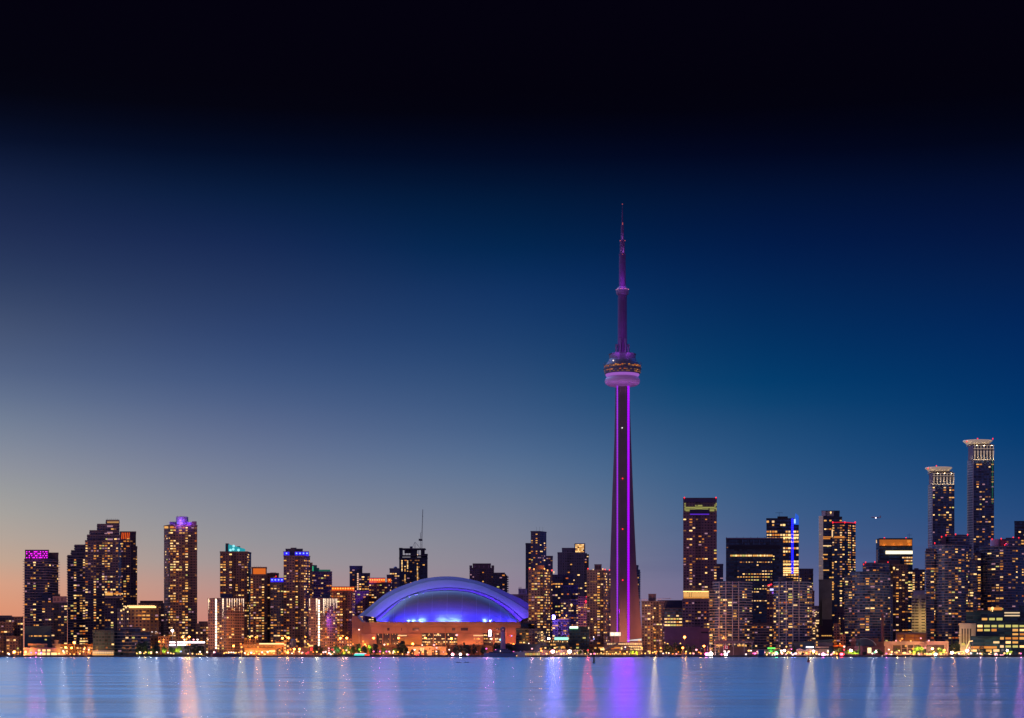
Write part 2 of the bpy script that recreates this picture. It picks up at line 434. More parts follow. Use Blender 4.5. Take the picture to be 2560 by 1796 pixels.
def mast(root, px, yt, yb, D, r=.25, name='antenna', bars=()):
    b = MB(); x = PX(px, D); b.tube((x, D, PZ(yb, D)), (x, D, PZ(yt, D)), r, r2=r*.6)
    for y, w in bars: b.tube((x-w, D, PZ(y, D)), (x+w, D, PZ(y, D)), r*.8)
    return b.build(name, mat('dark_steel', (.05,.05,.06), .5, .6), root)
# ---------------------------------------------------------------- the setting: lake, land, quay
def water_mat():
    m = bpy.data.materials.new('lake_water'); m.use_nodes = True; t = m.node_tree; t.nodes.remove(t.nodes['Principled BSDF']); out = t.nodes['Material Output']
    def n(ty, **k):
        q = t.nodes.new(ty)
        for a, c in k.items(): setattr(q, a, c)
        return q
    L = t.links.new
    g = n('ShaderNodeNewGeometry')
    def noise(sc, det, rough=.55):
        mp = n('ShaderNodeMapping'); mp.inputs['Scale'].default_value = sc; L(g.outputs['Position'], mp.inputs[0])
        q = n('ShaderNodeTexNoise'); q.inputs['Detail'].default_value = det; q.inputs['Roughness'].default_value = rough; L(mp.outputs[0], q.inputs['Vector']); return q.outputs[0]
    def rng(x, a, b_, c, d):
        q = n('ShaderNodeMapRange'); L(x, q.inputs[0])
        for i_, v in enumerate((a, b_, c, d)): q.inputs[i_+1].default_value = v
        return q.outputs[0]
    wind = noise((.004, .018, 1), 6, .65)          # slicks and breezes
    rip = noise((.03, .35, 1), 4)                  # ripples
    bp = n('ShaderNodeBump'); bp.inputs['Distance'].default_value = .22; L(rip, bp.inputs['Height']); # a strip of breeze-ruffled water close to the near shore, fading towards the right
    sp = n('ShaderNodeSeparateXYZ'); L(g.outputs['Position'], sp.inputs[0])
    def mm(op, a, c, cl=False):
        q = n('ShaderNodeMath', operation=op, use_clamp=cl)
        for i_, v in enumerate((a, c)):
            if isinstance(v, (int, float)): q.inputs[i_].default_value = v
            else: L(v, q.inputs[i_])
        return q.outputs[0]
    off = mm('ABSOLUTE', mm('SUBTRACT', sp.outputs[1], mm('ADD', mm('MULTIPLY', sp.outputs[0], .16), 138)), 0)
    patch = mm('MULTIPLY', mm('SUBTRACT', 1, mm('DIVIDE', off, 6.5), True), mm('DIVIDE', mm('SUBTRACT', 8, sp.outputs[0]), 30, True))
    patch = mm('MULTIPLY', patch, rng(noise((.10, 1.1, 1), 5), .38, .62, 0, 1))
    L(rng(wind, .50, .68, .02, .45), bp.inputs['Strength'])
    # fine chop, nearly mirror-like towards the city, plus steeper wavelets that catch the high sky
    g1 = n('ShaderNodeBsdfGlossy', distribution='BECKMANN'); g1.inputs['Color'].default_value = (.74, .90, 1, 1); L(rng(wind, .35, .68, .20, .27), g1.inputs['Roughness']); L(bp.outputs[0], g1.inputs['Normal']); g1.inputs['Anisotropy'].default_value = -.52
    tv = n('ShaderNodeCombineXYZ'); tv.inputs[0].default_value = 1; L(tv.outputs[0], g1.inputs['Tangent'])
    g2 = n('ShaderNodeBsdfGlossy', distribution='BECKMANN'); g2.inputs['Color'].default_value = (.42, .84, 1, 1); g2.inputs['Roughness'].default_value = .5; L(bp.outputs[0], g2.inputs['Normal'])
    ms = n('ShaderNodeMixShader'); L(mm('MULTIPLY', rng(wind, .35, .66, .18, .28), mm('SUBTRACT', 1, mm('MULTIPLY', patch, .75))), ms.inputs[0]); L(g1.outputs[0], ms.inputs[1]); L(g2.outputs[0], ms.inputs[2])
    L(ms.outputs[0], out.inputs[0])
    return m
b = MB(); b.face([(-6000,-300,0),(6000,-300,0),(6000,SHORE+1,0),(-6000,SHORE+1,0)]); struct(b.build('water', water_mat()))
b = MB()
b.face([(-9000,SHORE+4,GZ),(9000,SHORE+4,GZ),(30000,40000,GZ),(-30000,40000,GZ)])
struct(b.build('ground', mat('asphalt_and_grass', (.05,.045,.045), .9, noise=.5, nscale=.03)))
b = MB(); b.box(-6000, 6000, SHORE, SHORE+4, -2, GZ+.15)
for k in range(-60, 61): b.box(k*12-.25, k*12+.25, SHORE-.3, SHORE, -1, GZ+.3)
struct(b.build('quay', mat('quay_concrete', (.10,.085,.09), .9, noise=.4, nscale=.3)))

# ---------------------------------------------------------------- observation tower
TD = 2200.0
tw = thing('observation_tower', 'very tall slender concrete tower with a round pod, purple light strips and a needle mast', 'tower', (PX(1556,TD), TD, GZ))
TX = PX(1556, TD); S = TD/F
conc = mat('tower_concrete', (.14,.09,.11), .8, noise=.12, nscale=.05)
PURP = glow('purple_led', (.24, .0, .60), 1.9)
PURPD = glow('purple_led', (.28, .02, .62), 1.3)
b = MB()
hexa = lambda r: [(TX+r*cos(R(30+60*k)), TD+r*sin(R(30+60*k))) for k in range(6)]
b.prism(hexa(7.0), GZ, PZ(965,TD), 0)
b.build('core', conc, tw)
b = MB()                                        # front leg, constant width, deeper towards the base
prof = [(1642,20),(1560,15),(1420,12),(1250,10),(965,8.5)]
for (y0,r0),(y1,r1) in zip(prof, prof[1:]):
    z0, z1 = max(GZ, PZ(y0,TD)), PZ(y1,TD); h = 4.7
    A = lambda r,z: [(TX-h,TD-r,z),(TX+h,TD-r,z),(TX+h,TD,z),(TX-h,TD,z)]
    a, c = A(r0,z0), A(r1,z1)
    for i in range(4): b.face([a[i],a[(i+1)%4],c[(i+1)%4],c[i]], 0)
    b.box(TX-h+1.2, TX-h+1.5, TD-r1-.25, TD-r1+.1, z0, z1, 1); b.box(TX+h-1.5, TX+h-1.2, TD-r1-.25, TD-r1+.1, z0, z1, 1)
b.build('leg', [conc, mat('tower_joint', (.25,.15,.2), .8)], tw)
def leg(sign, prof, y0, y1):
    b = MB()
    for (ya,ra),(yb,rb) in zip(prof, prof[1:]):
        za, zb = max(GZ, PZ(ya,TD)), PZ(yb,TD)
        def ring(r, z):
            x = TX+sign*r; xi = TX+sign*2; t = (z-GZ)/340
            ya_, yb_ = y0*(1-t*.6), y1*(1-t*.6)
            q = [(xi, TD-4, z), (x, TD+ya_, z), (x, TD+yb_, z), (xi, TD+4, z)]
            return q if sign > 0 else q[::-1]
        a, c = ring(ra, za), ring(rb, zb)
        for i in range(4): b.face([a[i],a[(i+1)%4],c[(i+1)%4],c[i]])
    b.build('leg', conc, tw)
leg(-1, [(1642,16),(1590,15.6),(1530,15.5),(1420,14.8),(1300,12.9),(1250,12.3),(1100,9.6),(965,8.2)], 2, 12)
leg(1, [(1642,25.5),(1590,24),(1500,20.5),(1420,17.2),(1300,14.4),(1250,13.4),(1100,10.6),(965,8.4)], -1, 9)
for x0, x1, mm_ in ((1540.6, 1544.0, PURPD), (1567.2, 1572.6, PURP)):  # the light strips in the lift shafts
    b = MB(); X0, X1 = PX(x0,TD), PX(x1,TD); z = PZ(1606 if x0 > 1550 else 1582, TD)
    while z < PZ(968,TD):
        b.box(X0, X1, TD-8.6, TD-8.0, z, z+2.5); z += 3.1
    b.box(X0+.5, X1-.3, TD-8.3, TD-7.8, PZ(1606 if x0 > 1550 else 1582, TD), PZ(968,TD), 0)
    b.build('light_strip', mm_, tw)
for sx_, k0 in ((1542.3, 0), (1569.9, 1)):     # spots added along each strip to strengthen its purple streak on the water
    for k in range(9):
        zz = PZ(1000+k*66+k0*20, TD)
        lamp_light(tw, (PX(sx_,TD), TD-9.4, zz), (.34,0,.9), 10500, .9, target=(PX(sx_,TD)*.98, TD-80, zz-12), angle=150, blend=.3)
def red(px, py, D=TD, dy=-12, r=.9, m=None):
    b = MB(); b.ball((PX(px,D), D+dy, PZ(py,D)), r); b.build('beacon', m or RED, tw)
red(1555,1199,dy=-11.6); red(1555,1325,dy=-13); red(1555,1452,dy=-15.2); red(1554,1073,dy=-11,m=glow('white_lamp',(1,.9,1),1.5),r=.7)
def zr(lst): return [(PZ(y,TD), r*S) for y, r in lst]
dark_m = mat('pod_steel', (.14,.12,.17), .45, .3, noise=.2)
b = MB(); b.lathe(TX,TD, zr([(970,14),(966,26),(964,36),(960,42),(955,44),(950,43.5),(946,41),(943,38),(943,10)]), 48)
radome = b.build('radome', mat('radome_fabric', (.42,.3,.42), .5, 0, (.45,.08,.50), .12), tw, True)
b = MB(); b.lathe(TX,TD, zr([(943,38),(940,41.5),(936.5,42.5),(936,38)]), 48); b.build('light_ring', glow('pod_ring_light', (.50,.16,.80), .6), tw)
b = MB(); b.lathe(TX,TD, zr([(936,44),(930,45.5),(923,46.3),(915,46.3),(914,42),(908,40),(906,36),(900,34),(899,33),(888,33),(887,34.5),(886.4,34.5),(886,10)]), 48)
b.lathe(TX,TD, zr([(924.6,46.3),(924.2,47.4),(922.8,47.4),(922.4,46.3)]), 48)
for k in range(16):
    a = 2*pi*k/16; r = 33*S
    b.tube((TX+46*S*cos(a),TD+46*S*sin(a),PZ(915,TD)), (TX+48.5*S*cos(a),TD+48.5*S*sin(a),PZ(908,TD)), .25)
b.build('pod', dark_m, tw)
rn = random.Random(5)
for yy in (933, 928.5, 919.5, 917):          # restaurant and deck windows
    for k in range(26):
        if rn.random() < (.55 if yy > 925 else .62):
            a = -pi+pi*(k+.5)/26; r = (46.6 if yy < 925 else 45.8)*S; w = r*pi/26*.8
            kk = rn.choice('ddoda'); o = bpy.data.objects.new('window', WMESH[kk]); COL.objects.link(o); o.parent = tw
            o.location = (r*cos(a), r*sin(a), PZ(yy,TD)-GZ); o.rotation_euler = (0,0,a+pi/2); o.scale = (w,1,.95)
b = MB(); b.ball((PX(1531,TD), TD-19, PZ(908,TD)), .9); b.build('lamp', glow('roof_lamp', (1,.75,.7), 1.5), tw)
mastm = mat('mast_cladding', (.12,.05,.15), .9, noise=.1)
b = MB()
b.lathe(TX,TD, zr([(887,12),(862,12),(858,11.6),(738,11.2),(737,9)]), 12)
b.lathe(TX,TD, zr([(718,8.6),(640,8.2),(638,9),(636,9)]), 12)
b.lathe(TX,TD, zr([(636,6.6),(606,6.2),(604,7.2),(602,7.2)]), 12)
b.lathe(TX,TD, zr([(602,4),(564,3.6),(563,3)]), 8); b.lathe(TX,TD, zr([(563,2),(530,1.6),(530,1),(511,.6),(510,.05)]), 8)
b.build('mast', mastm, tw, False)
b = MB(); b.lathe(TX,TD, zr([(740,10),(736,15),(731,16),(726,16),(724,14.5),(720,13),(717,8)]), 32); b.build('upper_pod', mat('upper_pod', (.2,.12,.22), .5), tw, True)
balls(tw, 'deck_light', [(TX+16*S*cos(-pi+pi*(k+.5)/14),TD+16*S*sin(-pi+pi*(k+.5)/14),PZ(725,TD)) for k in range(14) if k % 3 != 1], .45, glow('deck_light', (1,.25,.4), .9))
b = MB()
for s_ in (-1,1):
    b.box(TX+s_*15.5*S-1, TX+s_*15.5*S+1, TD-2, TD+2, PZ(886,TD), PZ(861,TD)); b.box(TX+s_*14*S-1.6, TX+s_*14*S+1.6, TD-1, TD+1, PZ(866,TD), PZ(862,TD))
    b.box(TX+s_*6*S-1, TX+s_*6*S+1, TD-7, TD-5.4, PZ(886,TD), PZ(848,TD))
b.build('bracket', dark_m, tw)
for y, x in ((604,-6),(604,6),(638,0),(563,0),(560,0)): red(1556+x, y, dy=-4, r=.5, m=glow('mast_lamp', (1,.15,.1), .8))
red(1556, 511, dy=0, r=.5, m=glow('mast_lamp', (1,.15,.1), .8))
PU = (.50, .08, 1)
for y, pw, dx, dy, rr in ((880,9000,-14,-24,3),(880,9000,14,-24,3),(820,4000,0,-34,4),(716,8000,0,-17,2),(704,2500,-6,-15,2),(633,1500,0,-8,1),(600,900,0,-7,1),(742,700,0,-15,2)):
    lamp_light(tw, (TX+dx, TD+dy, PZ(y,TD)), PU if y > 640 else (.75,.35,1), pw, .5, target=(TX, TD, PZ(y,TD)+12))
for k in range(5):
    a = R(-160+35*k); lamp_light(tw, (TX+25*cos(a), TD+25*sin(a), PZ(972,TD)), (.62,.22,.95), 900, .5, target=(TX+12*cos(a), TD+12*sin(a), PZ(952,TD)))
lamp_light(tw, (TX-22, TD-46, 22), (1,.35,.15), 90000, 4); lamp_light(tw, (TX+30, TD-50, 25), (1,.32,.14), 140000, 4)
OCC.append((1542,1572,970,1640,TD)); OCC.append((1527,1592,1400,1640,TD))
LANES.append((1525,1605,TD,'the tall purple-striped tower',511))

# ---------------------------------------------------------------- stadium
SD = 2080.0
st_ = thing('stadium', 'domed stadium lit blue with a wide arched roof above salmon concrete walls', 'stadium', (PX(1110,SD), SD, GZ))
def crv(pts, n=60):
    xs = [q[0] for q in pts]; out = []
    # monotone cubic through the traced heights
    m = []
    for i in range(len(pts)):
        if i == 0: m.append((pts[1][1]-pts[0][1])/(pts[1][0]-pts[0][0]))
        elif i == len(pts)-1: m.append((pts[-1][1]-pts[-2][1])/(pts[-1][0]-pts[-2][0]))
        else: m.append((pts[i+1][1]-pts[i-1][1])/(pts[i+1][0]-pts[i-1][0]))
    for k in range(n+1):
        x = xs[0]+(xs[-1]-xs[0])*(1-cos(pi*k/n))/2
        i = max(j for j in range(len(xs)-1) if xs[j] <= x+1e-9); h = xs[i+1]-xs[i]; t = (x-xs[i])/h
        y = (2*t**3-3*t*t+1)*pts[i][1]+(t**3-2*t*t+t)*h*m[i]+(-2*t**3+3*t*t)*pts[i+1][1]+(t**3-t*t)*h*m[i+1]
        out.append((x, y))
    return out
cO = crv([(893,1542),(920,1520),(970,1481),(1036,1454),(1075,1444.5),(1121,1441.4),(1166,1446.5),(1221,1462),(1275,1485),(1321,1509),(1352,1542)])
cM = crv([(912,1540),(970,1494),(1036,1464.5),(1075,1454),(1123,1451),(1165,1455.5),(1210,1467.5),(1275,1499),(1320,1528),(1338,1543)])
cI = crv([(938,1544),(992,1503),(1036,1483),(1080,1472),(1123,1468.6),(1165,1472),(1188,1476),(1232,1492.5),(1275,1518.7),(1308,1547)])
cR = crv([(940,1551),(992,1506),(1036,1485.5),(1080,1474.5),(1123,1471),(1165,1474.5),(1188,1478.5),(1232,1495.5),(1275,1522),(1305,1551)])
cQ = crv([(942,1554.5),(1014,1494.5),(1060,1480.5),(1121,1475.5),(1165,1479),(1188,1484),(1232,1502),(1260,1521),(1298,1554.5)])
def P3(q, Yd): return (PX(q[0],Yd), Yd, PZ(q[1],Yd))
def strip(b, c0, d0, c1, d1, mi=0, f=None):
    for i in range(len(c0)-1):
        b.face([P3(c0[i],d0), P3(c0[i+1],d0), P3(c1[i+1],d1), P3(c1[i],d1)], mi, [(i*3,0),(i*3+3,0),(i*3+3,20),(i*3,20)])
shell = mat('roof_membrane', (.13,.08,.20), .6, noise=.06, nscale=.15)  # white membrane; its weaker purple light is put into the base colour
b = MB(); strip(b, cM, SD+52, cO, SD+62)
k1 = [(q[0]*1.0+2, 1545-(1545-q[1])*.97) for q in cO]
for (ca, da, cb, db) in ((cO, SD+62, k1, SD+120), (k1, SD+120, [(1120+(q[0]-1120)*.9, 1545-(1545-q[1])*.6) for q in cO], SD+190)):
    strip(b, ca, da, cb, db)
b.build('roof_panel', shell, st_, True)
b = MB(); strip(b, cI, SD+34, cM, SD+50); strip(b, cM, SD+50, [(q[0], q[1]+.4) for q in cM], SD+53)
b.build('roof_arch', mat('arch_membrane', (.27,.24,.31), .6, noise=.05), st_, True)
b = MB(); strip(b, cR, SD+31, cI, SD+33.5); b.build('roof_gap', mat('gap_dark', (.03,.02,.06), .8), st_)
b = MB(); strip(b, cQ, SD+27, cR, SD+30); b.build('roof_rim', shell, st_, True)
zb = 1555.5
b = MB(); n = len(cQ); rows = 14
grid = []
for j in range(rows+1):
    h = j/rows; row = []
    for i, q in enumerate(cQ):
        t = i/(n-1); e = sqrt(max(0, 1-(2*t-1)**2)); y = zb-(zb-q[1])*sin(h*pi/2)
        Yd = SD+27-34*e*cos(h*pi/2)
        row.append((PX(q[0],SD+27)*1.0, Yd, H+(HZ-y)/F*(SD+10)))
    grid.append(row)
for j in range(rows):
    for i in range(n-1):
        seam = 1 if i in (17,21,25,29,33,37,41) else 0
        b.face([grid[j][i],grid[j][i+1],grid[j+1][i+1],grid[j+1][i]], 0)
dome = b.build('dome', mat('dome_membrane', (.15,.15,.20), .5, noise=.05), st_, True)
for i in (14,18,22,26,30,34,38,42,46):
    b = MB()
    for j in range(rows-4):
        a, c = grid[j][i], grid[j+1][i]; b.tube((a[0],a[1]-.1,a[2]), (c[0],c[1]-.1,c[2]), .13, 4)
    b.build('seam', mat('seam_trim', (.34,.34,.42), .5), dome)
BL = (.13, .16, 1)
for x, pw in ((960,1500),(980,4200),(1022,5200),(1034,4200),(1052,5200),(1060,3000),(1103,7000),(1112,4500),(1133,7500),(1144,4500),(1212,5000),(1226,7000),(1240,6500),(1254,6000),(1268,3600)):
    e = sqrt(max(0, 1-((x-1120)/178)**2))
    lamp_light(st_, (PX(x,SD), SD+27-34*e-4.0, PZ(1553.5,SD)), (.18,.36,1), pw*1.5, .4, target=(PX(x,SD), SD+27-34*e+2, PZ(1549,SD)))
for x in (950,1000,1050,1090,1130,1170,1215,1255,1290):
    e = sqrt(max(0, 1-((x-1120)/190)**2))
    lamp_light(st_, (PX(x,SD), SD+27-34*e-16, PZ(1551,SD)), (.05,.035,1), 40000, .5, target=(PX(x,SD), SD+20, PZ(1530,SD)))
for x, tx, ty in ((905,925,1528),(930,960,1500),(975,1000,1480),(1040,1060,1462),(1120,1121,1457),(1200,1185,1464),(1260,1245,1484),(1300,1290,1508),(1318,1315,1528)):
    pass
for i in range(3, 58, 2):                      # wash lamps in the gap below the arch
    q = cR[i]; t_ = P3(((cI[i][0]+cM[i][0])/2, (cI[i][1]+cM[i][1])/2-3), SD+46)
    lamp_light(st_, (PX(q[0],SD)*1.0, SD+14, PZ(q[1]+1,SD)), (.15,.07,1), 44000, .3, 'SPOT', t_, 64, .8)
OCC.append((960,1290,1500,1600,SD)); OCC.append((1000,1240,1470,1600,SD))
# lower building
salm = mat('stadium_concrete', (.36,.19,.125), .8, noise=.12, nscale=.06)
salm2 = mat('stadium_panel', (.42,.23,.16), .8, noise=.1, nscale=.06); dk = mat('stadium_glass', (.05,.04,.06), .25)
BD = SD-32
b = MB()
b.box(PX(905,BD), PX(1302,BD), BD, BD+150, GZ, PZ(1556,BD))
b.prism([(PX(880,BD),BD-2),(PX(893.5,BD),BD-2),(PX(893.5,BD),BD+50),(PX(880,BD),BD+50)], GZ, PZ(1541,BD))
b.prism([(PX(893.5,BD),BD-1.5),(PX(906,BD),BD-1.5),(PX(906,BD),BD+40),(PX(893.5,BD),BD+40)], GZ, 0, ztop=[PZ(1542,BD),PZ(1556,BD),PZ(1556,BD),PZ(1542,BD)])
b.build('wall', salm, st_)
b = MB(); b.box(PX(925,BD), PX(1302.5,BD), BD-3, BD, PZ(1567,BD), PZ(1556.5,BD)); b.box(PX(925,BD), PX(1302.5,BD), BD-3.4, BD-2.9, PZ(1557.8,BD), PZ(1555.8,BD)); b.build('cornice', salm2, st_)
b = MB()
for x in list(range(928,1300,31)): b.box(PX(x,BD), PX(x+30.2,BD), BD-1.6, BD-.0, PZ(1583,BD), PZ(1567.6,BD))
b.build('upper_panel', salm2, st_)
for x0,x1 in ((968,974),(1003,1005),(1031,1048),(1130,1139),(1152,1170),(1240,1248)): boxpart(st_, 'vent', x0, x1, 1570, 1577, BD-1.9, .5, dk)
for x0,x1 in ((940.5,956),(958.5,974.5),(977.5,996)): boxpart(st_, 'window_bay', x0, x1, 1584.5, 1612, BD-.5, .45, dk)
for x0,x1 in ((1055.5,1082.5),(1084.5,1112.5),(1115,1144),(1209,1233),(1237,1252)): boxpart(st_, 'window_bay', x0, x1, 1583.5, 1612.5, BD-.5, .45, dk)
boxpart(st_, 'block', 904.5, 941, 1585.5, 1616, BD-9, 8.5, salm2); boxpart(st_, 'block', 997, 1054.5, 1584, 1616, BD-9, 8.5, salm); boxpart(st_, 'block', 1145, 1208, 1584, 1616, BD-9, 8.5, salm2)
rn = random.Random(11)
def strips(y, xs, k, D, h=1.3):
    for x0, x1 in xs:
        o = bpy.data.objects.new('window', WMESH[k]); COL.objects.link(o); o.parent = st_
        o.location = ((PX(x0,D)+PX(x1,D))/2-st_.location.x, D-st_.location.y, PZ(y,D)-GZ); o.scale = (PX(x1,D)-PX(x0,D), 1, h)
strips(1589.3, [(994.5,1017)], 'p', BD-9.05, 1.1); strips(1589.3, [(1183.5,1208)], 'p', BD-9.05, 1.1)
for x0 in (1184,1190,1196,1202): strips(1597.8, [(x0,x0+4)], rn.choice('dyp'), BD-9.05, .9); strips(1606.3, [(x0,x0+4)], rn.choice('dda'), BD-9.05, .9)
for x0 in (1000,1005,1010): strips(1598, [(x0,x0+3.5)], rn.choice('da'), BD-9.05, .8)
for (a, c) in ((1055.5,1082.5),(1084.5,1112.5),(1115,1144),(1209,1233),(1237,1252)):
    for y, pp in ((1585.5,.3),(1588.8,.6),(1597.5,.75),(1605.5,.9)):
        x = a+.5
        while x < c-2:
            w = rn.uniform(2, 6); w = min(w, c-x-.3)
            if rn.random() < pp: strips(y+rn.uniform(-.5,.5), [(x,x+w)], rn.choice('pppybd'), BD-.6, rn.uniform(.8,1.8))
            x += w+rn.uniform(.5,1.5)
for (a, c) in ((940.5,956),(958.5,974.5),(977.5,996)):
    for k in range(5):
        x = rn.uniform(a+1,c-3); strips(rn.choice((1586,1589,1598,1606,1609)), [(x,x+rn.uniform(1,2.4))], rn.choice('ppya'), BD-.6, .9)
b = MB()
for x in (1054.7,1083.4,1113.6,1144.4,1234.5,957,975.5): b.box(PX(x-.7,BD), PX(x+.7,BD), BD-2.4, BD-.3, PZ(1613,BD), PZ(1583.5,BD))
b.build('column', salm2, st_)
b = MB(); b.box(PX(1220,BD), PX(1229,BD), BD-3.2, BD-2.6, PZ(1592,BD), PZ(1575,BD)); b.build('sign_frame', mat('sign_frame', (.1,.08,.12), .5), st_)
b = MB(); b.box(PX(1222,BD), PX(1228,BD), BD-3.4, BD-3.25, PZ(1591.5,BD), PZ(1575.5,BD)); b.build('light_sign', glow('white_violet_sign', (1,.6,1), 7, True), st_)
for x, y, pw, c in ((893,1600,11000,(1,.34,.1)),(918,1618,9000,(1,.36,.08)),(935,1622,5000,(1,.4,.1)),(1010,1612,6500,(1,.42,.04)),(1032,1614,9500,(1,.42,.04)),(1046,1600,3000,(1,.38,.06)),(1068,1613,7000,(1,.33,.12)),(1100,1613,6000,(1,.32,.14)),
                    (1128,1613,6000,(1,.32,.14)),(1165,1612,9500,(1,.32,.18)),(1195,1612,7500,(1,.3,.18)),(1235,1600,7000,(1,.28,.2)),(1275,1598,12000,(1,.18,.16)),(1295,1612,9000,(1,.2,.1)),(960,1612,5000,(1,.3,.15)),(985,1612,4000,(1,.3,.15))):
    lamp_light(st_, (PX(x,BD), BD-24, PZ(y,BD)), (1, c[1], c[2]*.7), pw*1.4, .4, target=(PX(x,BD), BD, PZ(y+12,BD)), angle=100, blend=.9)
for x in (940,990,1040,1090,1140,1190,1240,1285): lamp_light(st_, (PX(x,BD), BD-22, PZ(1578,BD)), (1,.26,.15), 6200, .4, target=(PX(x,BD), BD, PZ(1588,BD)), angle=95, blend=.9)
LANES.append((880,1302,SD,'the domed stadium',1441))

# elevated road in front of the stadium
b = MB(); ED = 2015.0
b.box(PX(915,ED), PX(1262,ED), ED, ED+16, PZ(1616.6,ED), PZ(1613.4,ED)); b.box(PX(915,ED), PX(1262,ED), ED-.3, ED, PZ(1616,ED), PZ(1612,ED))
for x in range(925, 1262, 28): b.box(PX(x,ED)-1, PX(x,ED)+1, ED+4, ED+8, GZ, PZ(1616.6,ED))
o = struct(b.build('elevated_road', mat('road_concrete', (.16,.09,.08), .85, noise=.2)))
# ---------------------------------------------------------------- buildings, left to right
bl = building
MAG = glow('magenta_crown_lamp', (.62, .01, .62), 3); BLUEB = glow('blue_crown_light', (.03, .02, 1), 1.0, True); DOTB = glow('blue_crown_dot', (.2, .35, 1), 2.2)
ORG = glow('orange_crown_light', (1, .12, .01), .85, True); ORY = glow('orange_crown_dot', (1, .5, .08), 1.6)
def crown_band(root, x0, x1, yt, yb, D, m, dots=0, dm=None, dep=10):
    OCC.append((x0, x1, yt, yb, D))
    b = MB(); X0, X1, z0, z1 = PX(x0,D), PX(x1,D), PZ(yb,D), PZ(yt,D)
    b.sbox(X0, X1, D, D+dep, z0, z1); c = b.build('lit_crown', m, root)
    if dots:
        balls(c, 'crown_lamp', [(X0+(X1-X0)*(k+.5)/dots, D-.3, z0+(z1-z0)*.62) for k in range(dots)], .85, dm)
    f = MB(); n = max(2, int((X1-X0)/4))
    for k in range(n+1): f.box(X0+(X1-X0)*k/n-.15, X0+(X1-X0)*k/n+.15, D-.3, D, z0, z1)
    f.sbox(X0-.3, X1+.3, D-.5, D+dep, z1, z1+.6); f.build('crown_frame', mat('crown_frame', (.08,.05,.06), .7), c)

r = bl('apartment_block','the brick block at the left edge','low brick apartment block at the far left edge with stepped blue glass',1960,'brown',
   [(-30,58,1543,None,{'p':.16}),(-30,34,1556,None,{'d':-12,'p':.06}),(16,57,1592,None,{'d':-20,'p':.35})])
penthouse(r,-20,30,1540,1543,1985)
r = bl('apartment_tower','the magenta-crowned tower','dark apartment tower with a grid of magenta lamps on its square crown, leftmost tall building',2060,'balc',
   [(61,146,1398,None,{'c':119,'cd':(3,24),'p':.24}),(63,122,1376,1398,{'d':4,'p':0,'dep':22,'so':.2}),(121,146,1383,1398,{'d':20,'blank':1})], over=dict(so=1.3))
D_=2064; mg = random.Random(3)
b = MB(); X0, X1 = PX(63,D_), PX(122,D_); b.box(X0+.5, X1-.5, D_-.6, D_-.1, PZ(1398,D_), PZ(1377,D_)); b.build('crown_screen', mat('crown_screen', (.10,.02,.12), .7), r)
pat = ["1 1   111  1 1 11","1  11 1  111  1 1","  1 1  11  1 1 11","1 1  11 1 111 1 1"]
balls(r, 'crown_lamp', [(X0+2+(X1-X0-4)*i/16, D_-.8, PZ(1380+j*4.9,D_)) for j, row in enumerate(pat) for i, ch in enumerate(row) if ch == '1'], .62, MAG); lamp_light(r, (PX(92,D_), D_-8, PZ(1388,D_)), (1,.1,.9), 2500, 3)
r = bl('apartment_block','the mauve-topped annex','low dark blue block with a mauve rooftop box beside the magenta-crowned tower',2035,'navy',
   [(105,168,1508,None,{'p':.2}),(105,150,1487,None,{'d':22,'p':.1})]); penthouse(r,132,167,1492,1508,2036,col=(.42,.26,.27))
r = bl('theatre','the blue windowless hall','boxy dark blue glass hall with one thin row of lit windows by the lake',1935,'teal',[(61,128,1567,None,{'blank':1,'dep':40})],over=dict(wall=(.03,.09,.17)))
for x0,x1 in ((72,76),(78,81),(85,92),(94,96),(97.5,104),(107,110),(111.5,118),(120,124)): band(r,'window',x0,x1,1589,1592,1935,WIN['d' if x0 in (72,107,120) else 'y'],.12,.1)
band(r,'window',112,117,1598,1601,1935,WIN['g'],.12,.1)
r = bl('ferry_terminal','the small waterfront pavilion','small mauve framed pavilion with glowing ground floor in front of the dark blue glass hall',1912,'flat',
   [(70,118,1611,None,{'blank':1,'dep':14}),(60,140,1621,None,{'blank':1,'d':-4,'dep':12})],over=dict(wall=(.20,.13,.13)))
for x0,x1 in ((77,84),(87,92),(97,101),(104,110)): band(r,'window',x0,x1,1614,1618.5,1912,WIN['d'],.12,.1)
for x0,x1 in ((95,101),(106,114),(118,126)): band(r,'window',x0,x1,1624,1629,1908,WIN['b'],.12,.1)
for x0,x1 in ((94,103),(105,114),(117,125),(128,142)): band(r,'window',x0,x1,1632,1638,1906,WIN['b'],.12,.1)
r = bl('clock_tower_house','the little stepped belfry house','small stepped salmon building with a square belfry beside the dark blue glass hall',1918,'flat',
   [(131,151,1611,None,{'blank':1,'dep':9}),(136,146,1602,1611,{'blank':1,'d':1,'dep':5}),(126,164,1622,None,{'blank':1,'d':4})],over=dict(wall=(.30,.20,.15)))
r = bl('apartment_tower','the shorter stepped tower','shorter of the two joined stepped towers at the left, three steps rising to the right',2120,'balc',
   [(169,214,1389,None,{'p':.3}),(178,214,1377,1389,{'d':2,'p':.1}),(187,214,1363,1377,{'d':4,'p':.0})])
r = bl('apartment_tower','the tall stepped tower','tall stepped blue-black apartment tower with a lit topmost box, highest of the stepped pair',2090,'plum',
   [(213,303,1352,None,{'p':.27,'c':296,'cd':(0,14)}),(218,300,1338,1352,{'d':3,'p':.15}),(224,298,1327,1338,{'d':5,'p':.1}),(243,298,1311,1327,{'d':7,'p':.05}),(265,298,1301,1311,{'d':9,'p':0})],over=dict(wall=(.2,.15,.2),slab=(.3,.24,.3),so=.5,sh=.4))
band(r,'window',268,297,1303,1308,2099,glow('amber_top', (.8,.4,.12),.6),.3,.3)
